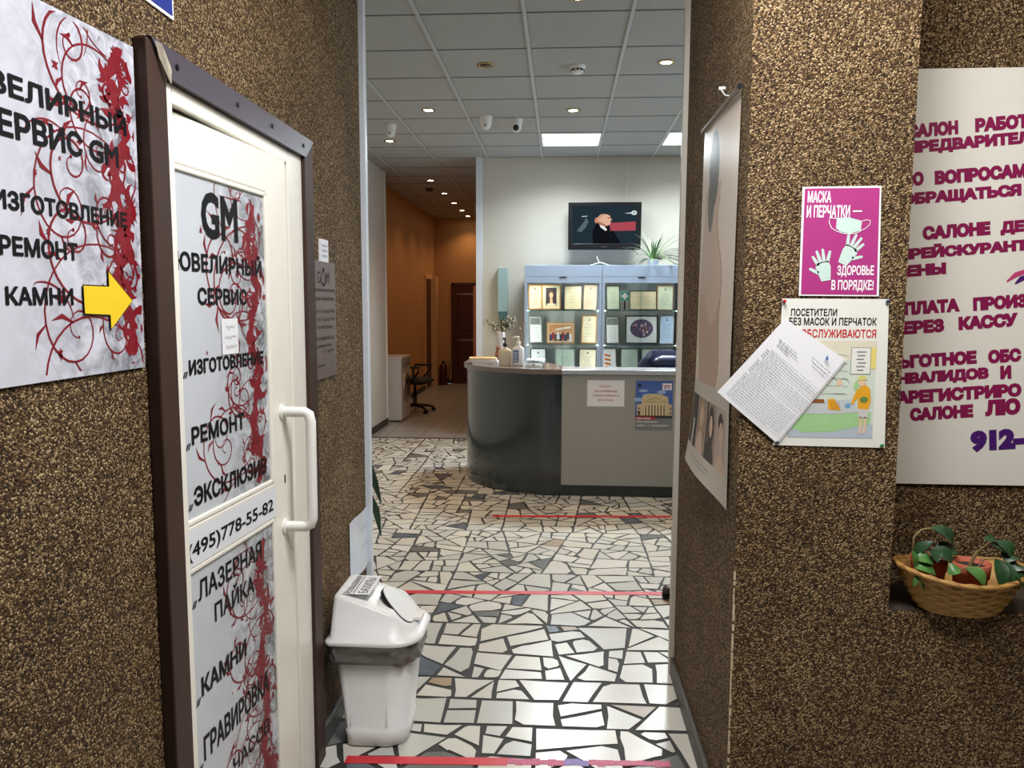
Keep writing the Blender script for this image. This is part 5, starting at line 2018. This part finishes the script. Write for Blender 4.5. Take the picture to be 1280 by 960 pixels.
frame('narrow certificate with a green picture, left of the oval group photograph', 0.560, L2, 0.150, 0.292, 12, M_BLKF, M_CERTW, 'memo', fw=0.008)
frame('black framed oval group photograph on the right cabinet middle shelf', 0.868, L2, 0.348, 0.306, 0, M_BLKF, M_CERTW, 'oval', cat='framed photograph')
frame('light blue certificate at the right end of the middle shelf', 1.134, L2, 0.146, 0.305, -10, M_SILF, M_CERTB, 'cert', fw=0.008)
frame('orange and white booklet frame, bottom left of the right cabinet', 0.535, L3, 0.150, 0.290, 12, M_WOODF, M_CERTW, 'red', fw=0.004)
frame('greenish certificate on the bottom shelf left of the blue chair', 0.745, L3, 0.196, 0.296, 0, M_BLKF, M_CERTG, 'plain', fw=0.008)
frame('pale certificate on the bottom shelf half hidden by the blue chair', 0.968, L3, 0.198, 0.296, 0, M_BLKF, M_CERTG, 'plain', fw=0.008)
frame('small white certificate at the far right of the bottom shelf', 1.140, L3, 0.140, 0.296, -8, M_BLKF, M_CERTW, 'cert', fw=0.008)

t = thing('sign_plate', 'small square green plate with a white cross in the right cabinet', 'sign', (0.672, 8.25, 1.553), FRONT)
s = MB()
s.box(mat('first_aid_green', (28, 150, 132), 0.4, var=0.02), -0.050, 0, 0, 0.050, 0.098, 0.004)
s.build('plate', t)
s = MB()
s.rect(M_WPRINT, -0.034, 0.036, 0.034, 0.062, 0.0046)
s.rect(M_WPRINT, -0.013, 0.015, 0.013, 0.083, 0.0050)
for q in ((-0.048, 0.002, 0.048, 0.005), (-0.048, 0.093, 0.048, 0.096), (-0.048, 0.002, -0.045, 0.096), (0.045, 0.002, 0.048, 0.096)):
    s.rect(M_WPRINT, *q, 0.0046)
s.build('cross_emblem', t)
s = MB()
s.box(M_BLKF, -0.008, -0.096, -0.006, 0.008, 0.05, 0.0)
s.build('stand', t)

# ------------------------------------------------------------------ television, cables, plant on the cabinets
t = thing('television', 'black flat television switched on, mounted on wall above the glass cabinets', 'television', (0.460, 8.50, 2.105), (R(93), 0, 0))
s = MB()
s.box(M_BLACK, -0.392, 0, -0.05, 0.392, 0.505, 0.0)
for q in ((-0.392, 0, -0.346, 0.505), (0.346, 0, 0.392, 0.505), (-0.346, 0, 0.346, 0.066), (-0.346, 0.462, 0.346, 0.505)):
    s.box(M_BLACK, q[0], q[1], 0, q[2], q[3], 0.010)
s.build('housing', t, bevel=0.004)
s = MB()


def em(name, c, st_):
    return emission('screen_' + name, rgb(c), st_)


s.rect(em('slate', (34, 48, 58), 1.0), -0.346, 0.066, 0.346, 0.462, 0.002)
s.flat(em('coat', (18, 20, 26), 1.0), [(-0.12, 0.066), (0.18, 0.066), (0.11, 0.18), (0.04, 0.26), (-0.08, 0.30), (-0.13, 0.20)], 0.0024)
s.flat(em('red', (170, 74, 84), 1.0), [(0.05, 0.285), (0.334, 0.300), (0.334, 0.205), (0.06, 0.200)], 0.0024)
s.flat(em('face', (224, 176, 150), 1.0), [(-0.085, 0.330), (-0.045, 0.372), (0.02, 0.378), (0.058, 0.360), (0.058, 0.338), (0.082, 0.322), (0.064, 0.314), (0.068, 0.296), (0.060, 0.272), (0.030, 0.255), (-0.005, 0.250), (-0.055, 0.268), (-0.082, 0.30)], 0.0030)
s.flat(em('brow', (206, 158, 134), 1.0), [(-0.085, 0.338), (-0.045, 0.376), (0.0, 0.382), (-0.03, 0.345), (-0.06, 0.32)], 0.0033)
s.flat(em('shade', (150, 96, 78), 1.0), [(0.028, 0.340), (0.052, 0.346), (0.056, 0.334), (0.034, 0.330)], 0.0033)
s.flat(em('shade', (150, 96, 78), 1.0), [(0.046, 0.286), (0.067, 0.292), (0.062, 0.284)], 0.0033)
s.flat(em('jaw', (178, 122, 98), 1.0), [(-0.082, 0.300), (-0.055, 0.268), (-0.005, 0.250), (0.030, 0.255), (0.0, 0.272), (-0.05, 0.300)], 0.0033)
s.ell(em('ear', (206, 140, 116), 1.0), -0.088, 0.312, 0.020, 0.030, 0.0034, 12)
s.flat(em('collar', (226, 226, 226), 1.0), [(-0.055, 0.268), (0.0, 0.250), (0.028, 0.215), (0.012, 0.200), (-0.045, 0.240)], 0.0036)
s.flat(em('far', (88, 104, 114), 1.0), [(-0.30, 0.20), (-0.25, 0.19), (-0.20, 0.24), (-0.175, 0.30), (-0.20, 0.345), (-0.22, 0.30), (-0.26, 0.25)], 0.0024)
s.ell(em('logo', (220, 226, 226), 1.0), 0.314, 0.392, 0.030, 0.024, 0.0030, 16)
s.ell(em('slate', (34, 48, 58), 1.0), 0.306, 0.394, 0.006, 0.008, 0.0034, 8)
s.ell(em('slate', (34, 48, 58), 1.0), 0.322, 0.394, 0.006, 0.008, 0.0034, 8)
s.flat(em('logo', (220, 226, 226), 1.0), [(0.21, 0.386), (0.285, 0.384), (0.285, 0.398)], 0.0030)
s.flat(em('logo', (220, 226, 226), 1.0), [(-0.25, 0.350), (-0.185, 0.356), (-0.19, 0.362), (-0.245, 0.357)], 0.0030)
tag(s.build('screen', t), 'lit screen with a face in profile')
s = MB()
s.rect(M_CHROME, -0.03, 0.028, 0.03, 0.036, 0.0108)
s.build('badge', t)
s = MB()
s.box(M_BLACK, -0.10, 0.14, -0.15, 0.10, 0.36, -0.05)
s.build('wall_bracket', t)

s = MB()
s.tube(M_WHITE, [(0.700, 8.652, 3.12), (0.705, 8.652, 2.85), (0.690, 8.65, 2.60), (0.66, 8.63, 2.45)], 0.004, 6)
tag(s.build('cable', None), 'thin pale cable running down the back wall to the television', 'cable')
s = MB()
pts = []
for i in range(25):
    f = i / 24
    pts.append((0.62 + 0.55 * f, 8.42 + 0.02 * math.sin(f * 5), 2.115 - 0.19 * f ** 0.8 + 0.05 * math.sin(f * 3.1) - 0.0))
pts = [(0.60, 8.48, 2.115), (0.64, 8.43, 2.128), (0.72, 8.42, 2.122), (0.78, 8.46, 2.09), (0.84, 8.58, 2.06)]
s.tube(M_BLACK, pts, 0.004, 6)
tag(s.build('cable', None), 'dark cable drooping from the television towards the spider plant', 'cable')
s = MB()
s.tube(M_WHITE, [(0.30, 8.3, 1.926), (0.36, 8.29, 1.945), (0.42, 8.28, 1.955), (0.47, 8.28, 1.940), (0.50, 8.29, 1.926), (0.56, 8.3, 1.926)], 0.005, 6)
s.tube(M_WHITE, [(0.40, 8.28, 1.955), (0.385, 8.28, 1.985), (0.37, 8.28, 2.02)], 0.005, 6)
tag(s.build('cable', None), 'white cable end lying on top of the two glass cabinets', 'cable')

t = thing('spider_plant', 'spider plant with arching pale green blades on the right cabinet', 'plant', (0.962, 8.27, 1.921))
s = MB()
s.lathe(M_WPOT, [(0.05, 0), (0.062, 0.055), (0.068, 0.055), (0.068, 0.066), (0.060, 0.066), (0.055, 0.05)], (0, 0, 0), 24, cap1=False)
s.build('pot', t, recalc=True)
s = MB()
s.lathe(M_SOIL, [(0.057, 0.05), (0.03, 0.054), (0.001, 0.054)], (0, 0, 0), 18, cap0=False)
s.build('soil', t)
rg = random.Random(15)
M_BLADES = [mat('spider_blade_a', (116, 150, 92), 0.45, var=0.15), mat('spider_blade_b', (186, 204, 166), 0.45, var=0.1), mat('spider_blade_c', (70, 104, 66), 0.45, var=0.15)]
for i in range(78):
    a = rg.uniform(0, 2 * PI)
    el = rg.uniform(0.15, 1.35)
    if rg.random() < 0.35:
        a = rg.uniform(-0.5, 0.5)
        el = rg.uniform(0.3, 1.0)
    L = rg.uniform(0.28, 0.52)
    c, d = math.cos(a), math.sin(a)
    q = []
    vx, vz = math.cos(el), math.sin(el)
    x, z = 0.012, 0.052
    for k in range(9):
        q.append((x * c, x * d * 0.75, max(0.014, z)))
        x += vx * L / 8
        z += vz * L / 8
        vz -= (0.16 if el < 0.9 else 0.09) * rg.uniform(0.7, 1.2)
        vx = min(1.0, vx + 0.03)
    n_ = len(q)
    sd = Vector((-d, c, 0))
    vs = []
    for k, p in enumerate(q):
        wv = 0.0075 * math.sin(PI * min(0.99, 0.2 + 0.8 * k / (n_ - 1))) + 0.0004
        vs += [Vector(p) - sd * wv + Vector((0, 0, 0.002)), Vector(p), Vector(p) + sd * wv + Vector((0, 0, 0.002))]
    for v in vs:
        if v.y > 0.30:
            v.y = 0.30
    l = MB()
    l.add(M_BLADES[i % 3], vs, [(k * 3 + j, k * 3 + j + 1, k * 3 + j + 4, k * 3 + j + 3) for k in range(n_ - 1) for j in range(2)], True)
    l.build('leaf', t)

# ------------------------------------------------------------------ teal air steriliser on the back wall
t = thing('air_steriliser', 'tall pale teal box hanging on back wall left of the cabinets', 'appliance', (-0.648, 8.60, 1.43))
M_TEAL = mat('pale_teal_plastic', (158, 186, 186), 0.4, var=0.02)
M_TEAL2 = mat('teal_plastic', (104, 146, 150), 0.4, var=0.03)
s = MB()
s.box(M_TEAL, -0.055, -0.06, 0, 0.055, 0.058, 0.485)
s.build('casing', t, bevel=0.006)
s = MB()
s.loft(M_TEAL2, [[(-0.03, -0.01, -0.13), (0.03, -0.01, -0.13), (0.03, 0.055, -0.13), (-0.03, 0.055, -0.13)], [(-0.055, -0.055, 0), (0.055, -0.055, 0), (0.055, 0.055, 0), (-0.055, 0.055, 0)]], smooth=False)
s.build('lower_grille', t, bevel=0.004)

# ------------------------------------------------------------------ ceiling fittings
M_EMW = emission('halogen_bulb', (1.0, 0.86, 0.62, 1), 45.0)
M_BRASS = mat('brass_ring', (168, 142, 92), 0.25, metal=0.9)
M_REFL = mat('dark_reflector', (60, 52, 40), 0.3, metal=0.7)


def downlight(label, x, y, lit, power, proto=[]):
    t = thing('downlight', label, 'ceiling light', (x, y, 3.1245), group='recessed ceiling spotlights')
    if not proto:
        s = MB()
        s.lathe(M_BRASS, [(0.036, 0.0), (0.040, -0.007), (0.056, -0.006), (0.060, -0.002), (0.060, 0.0)], (0, 0, 0), 28, cap0=False, cap1=False)
        a = s.build('ring', t)
        s = MB()
        s.lathe(M_EMW, [(0.036, -0.0042), (0.018, -0.0075), (0.001, -0.0085)], (0, 0, 0), 20, cap0=False)
        b_ = s.build('bulb', t)
        proto += [a.data, b_.data]
    else:
        for nm, d in (('ring', proto[0]), ('bulb', proto[1])):
            o = bpy.data.objects.new(nm, d)
            C.objects.link(o)
            o.parent = t
    if not lit:
        bl = [c for c in t.children if c.name.startswith('bulb')][0]
        bl.data = bl.data.copy()
        bl.data.materials[0] = M_REFL
    else:
        light('downlight_lamp', 'SPOT', power, WARM, (0, 0, -0.02), t, size=0.03, spot=R(118), blend=0.8)
    return t


downlight('lit spotlight at the top edge of the view, nearest of the hall ceiling', 0.073, 4.25, True, P_SPOT)
downlight('unlit spotlight with a brass ring in the hall ceiling', -0.528, 5.378, False, 0)
downlight('lit spotlight in hall ceiling nearest to the right pillar', 0.685, 5.383, True, P_SPOT)
downlight('lit spotlight in hall ceiling just in front of the square light panel', 0.084, 6.63, True, P_SPOT)
downlight('lit spotlight in hall ceiling left of the two small dome cameras', -1.123, 6.563, True, P_SPOT)
downlight('lit spotlight in hall ceiling behind the small white sensor at left', -1.717, 7.753, True, P_SPOT)
for i, (y, nm) in enumerate(((10.19, 'nearest'), (11.36, 'second'), (12.43, 'third'), (13.40, 'fourth'), (14.25, 'farthest'))):
    downlight('lit corridor spotlight, %s in the row over the ochre corridor' % nm, -1.72, y, True, P_CORR)

M_LED = emission('led_diffuser', (0.86, 0.95, 1.0, 1), 4.5)
for x, lb_ in ((0.08, 'square white light panel in ceiling above the television'), (1.28, 'square white light panel at the right edge of the hall ceiling')):
    t = thing('ceiling_light', lb_, 'ceiling light', (x, 7.76, 3.122), group='square ceiling light panels')
    s = MB()
    for q in ((-0.289, -0.289, -0.275, 0.289), (0.275, -0.289, 0.289, 0.289), (-0.275, -0.289, 0.275, -0.275), (-0.275, 0.275, 0.275, 0.289)):
        s.box(M_WHITE, q[0], q[1], -0.008, q[2], q[3], 0.002)
    s.build('panel_frame', t)
    s = MB()
    s.box(M_LED, -0.275, -0.275, -0.005, 0.275, 0.275, 0.001)
    s.build('diffuser', t)
    light('panel_lamp', 'AREA', P_PANEL, COOL, (0, 0, -0.012), t, size=0.54).data.spread = R(140)
    light('panel_lamp', 'AREA', P_THROW, COOL, (0, -0.05, -0.012), t, size=0.42, rot=(R(-36), 0, 0)).data.spread = R(95)  # second, tilted lamp, added for more light on the hall floor
# further panels of the same ceiling beyond the right edge of the view
for (x, y) in ((2.48, 7.76),):
    light('hall_panel', 'AREA', P_PANEL * 0.6, COOL, (x, y, 3.11), size=0.54)

s = MB()
t = thing('smoke_detector', 'round white smoke detector with dark vents in the hall ceiling', 'smoke detector', (0.095, 5.442, 3.125))
s.lathe(M_WHITE, [(0.055, 0.0), (0.055, -0.014), (0.046, -0.022), (0.042, -0.04), (0.030, -0.048), (0.001, -0.05)], (0, 0, 0), 28)
s.build('sensor_body', t)
s = MB()
for i in range(10):
    a = 2 * PI * i / 10
    s.box(M_BLACK, -0.009, -0.0475, -0.036, 0.009, -0.038, -0.026)
    k = len(s.v) - 8
    for q in range(8):
        p = s.v[k + q]
        s.v[k + q] = (p[0] * math.cos(a) - p[1] * math.sin(a), p[0] * math.sin(a) + p[1] * math.cos(a), p[2])
s.build('vents', t)
t = thing('smoke_detector', 'small dark detector between the corridor spotlights', 'smoke detector', (-1.86, 10.9, 3.125))
s = MB()
s.lathe(mat('dark_sensor', (70, 62, 52), 0.5), [(0.055, 0), (0.055, -0.014), (0.04, -0.04), (0.001, -0.045)], (0, 0, 0), 20)
s.build('sensor_body', t)
for x, y, lb_, dark, r in ((-1.557, 7.078, 'small white ceiling sensor farthest left near the corner', False, 0.046), (-0.666, 6.82, 'white dome camera left of the one with a dark lens', False, 0.05), (-0.409, 6.926, 'white dome camera with a dark lens on the hall ceiling', True, 0.05)):
    t = thing('dome_camera', lb_, 'camera', (x, y, 3.125))
    s = MB()
    s.lathe(M_WHITE, [(r * 1.12, 0), (r * 1.12, -0.02), (r * 1.0, -0.03), (r * 0.98, -0.06), (r * 0.80, -0.09), (r * 0.45, -0.108), (0.001, -0.113)], (0, 0, 0), 28)
    s.build('dome', t)
    s = MB()
    lm = M_BLACK if dark else mat('grey_lens', (150, 150, 150), 0.3)
    rr = 0.026 if dark else 0.010
    s.lathe(lm, [(rr, 0.0), (rr, 0.012), (rr * 0.7, 0.020), (0.001, 0.022)], (0, 0, 0), 20)
    s.build('lens', t, loc=(0.0, -r * 0.72, -0.078), rot=(R(118), 0, 0))

# ------------------------------------------------------------------ corridor: washing machine, chair, extinguisher, doors
t = thing('washing_machine', 'white front-loading washing machine standing against the ochre corridor wall', 'washing machine', (-2.395, 9.70, 0))
M_ENAM = mat('white_enamel', (214, 216, 220), 0.3, var=0.015)
s = MB()
s.box(M_ENAM, 0, 0, 0.015, 0.36, 0.58, 0.80)
s.build('cabinet_body', t, bevel=0.008)
s = MB()
s.box(M_ENAM, -0.002, -0.004, 0.80, 0.368, 0.584, 0.832)
s.build('top_panel', t, bevel=0.006)
s = MB()
s.box(mat('grey_control_panel', (150, 152, 156), 0.35), 0.358, 0.02, 0.70, 0.366, 0.56, 0.79)
s.tube(M_CHROME, [(0.366, 0.30, 0.745), (0.380, 0.30, 0.745)], 0.024, 16)
s.build('control_panel', t)
s = MB()
rg_ = []
for z, r in ((0.358, 0.185), (0.372, 0.190), (0.386, 0.180), (0.384, 0.135)):
    rg_.append([(z, 0.29 + r * math.cos(2 * PI * i / 32), 0.42 + r * math.sin(2 * PI * i / 32)) for i in range(32)])
s.loft(M_CHROME, rg_, False, False)
d = s.build('drum_door', t)
s = MB()
rg_ = []
for z, r in ((0.384, 0.135), (0.376, 0.09), (0.372, 0.001)):
    rg_.append([(z, 0.29 + r * math.cos(2 * PI * i / 32), 0.42 + r * math.sin(2 * PI * i / 32)) for i in range(32)])
s.loft(mat('dark_drum_glass', (30, 32, 36), 0.08), rg_, False, False)
s.build('door_glass', d)
for x in (0.04, 0.32):
    for y in (0.05, 0.53):
        s = MB()
        s.lathe(M_BLACK, [(0.02, 0), (0.02, 0.016)], (x, y, 0), 12)
        s.build('foot', t)

t = thing('office_chair', 'black swivel chair half hidden behind the washing machine', 'chair', (-2.045, 10.66, 0), (0, 0, R(80)))
swivel_base(t, M_BLACK, 0.27)
pad(mat('black_upholstery', (26, 25, 26), 0.8, var=0.1), 0.46, 0.46, 0.09, 'seat', t, (0, 0, 0.44), puff=0.35)
s = MB()
rings = []
for j in range(9):
    f = j / 8
    rings.append([((0.20 - 0.05 * f) * 2 * p[0], 0.22 + 0.05 * f + 0.06 * p[1], 0.56 + 0.17 * f) for p in rrect(-0.5, -0.5, 0.5, 0.5, 0.3, 5)])
s.loft(mat('black_upholstery', (26, 25, 26), 0.8), rings)
s.build('backrest', t)
for sx in (-1, 1):
    s = MB()
    s.tube(M_BLACK, [(sx * 0.20, 0.10, 0.42), (sx * 0.25, 0.12, 0.60), (sx * 0.25, 0.08, 0.645), (sx * 0.25, -0.16, 0.645), (sx * 0.24, -0.14, 0.58), (sx * 0.21, -0.02, 0.44)], 0.016, 8)
    s.build('armrest', t)

t = thing('fire_extinguisher', 'dark red fire extinguisher standing in the far corridor corner', 'fire extinguisher', (-2.20, 14.30, 0))
s = MB()
s.lathe(mat('extinguisher_red', (66, 14, 13), 0.4, var=0.05), [(0.07, 0), (0.078, 0.01), (0.078, 0.33), (0.066, 0.375), (0.03, 0.40), (0.022, 0.42)], (0, 0, 0), 24)
s.build('cylinder', t)
s = MB()
s.box(M_BLACK, -0.014, -0.05, 0.42, 0.014, 0.03, 0.445)
s.box(M_BLACK, -0.010, -0.09, 0.452, 0.010, 0.03, 0.462)
s.build('valve', t)
s = MB()
s.tube(M_BLACK, [(0.02, 0, 0.43), (0.09, 0, 0.44), (0.12, 0, 0.36), (0.11, -0.01, 0.20), (0.095, -0.01, 0.10)], 0.010, 8)
s.build('hose', t)

t = thing('door_2', 'dark red-brown panelled door at the end of the ochre corridor', 'door', (-2.03, 14.595, 0))
t['kind'] = 'structure'
M_MAHO = mat('dark_mahogany', (74, 30, 22), 0.4, var=0.2, scale=6, stretch=(6, 1, 0.6))
s = MB()
s.box(M_MAHO, 0, -0.03, 0, 0.60, 0.0, 1.87)
s.build('leaf_frame', t, bevel=0.003)
for z0, z1 in ((0.15, 0.85), (1.0, 1.72)):
    s = MB()
    s.loft(M_MAHO, [[(0.06, -0.03, z0), (0.54, -0.03, z0), (0.54, -0.03, z1), (0.06, -0.03, z1)], [(0.09, -0.045, z0 + 0.03), (0.51, -0.045, z0 + 0.03), (0.51, -0.045, z1 - 0.03), (0.09, -0.045, z1 - 0.03)]], smooth=False)
    s.build('door_panel', t)
s = MB()
s.box(M_MAHO, -0.05, -0.04, 0, 0.0, 0.0, 1.90)
s.box(M_MAHO, -0.05, -0.04, 1.87, 0.65, 0.0, 1.92)
s.box(mat('pink_casing', (206, 142, 120), 0.5), 0.37, -0.06, 0.25, 0.43, -0.034, 1.86)
s.build('casing', t)
t = thing('door_3', 'pale wooden doorway on the left side of the ochre corridor', 'door', (-2.40, 13.45, 0))
t['kind'] = 'structure'
M_PALEW = mat('pale_beech', (214, 172, 122), 0.45, var=0.1, scale=5, stretch=(6, 6, 0.5))
s = MB()
for q in ((0, 0.0, 0, 0.025, 0.07, 1.98), (0, 0.62, 0, 0.11, 0.90, 2.02), (0, 0.0, 1.96, 0.03, 0.90, 2.04)):
    s.box(M_PALEW, *q)
s.build('casing', t, bevel=0.004)
s = MB()
s.box(M_MAHO, 0.0, 0.07, 0, 0.012, 0.62, 1.96)
s.build('leaf', t)
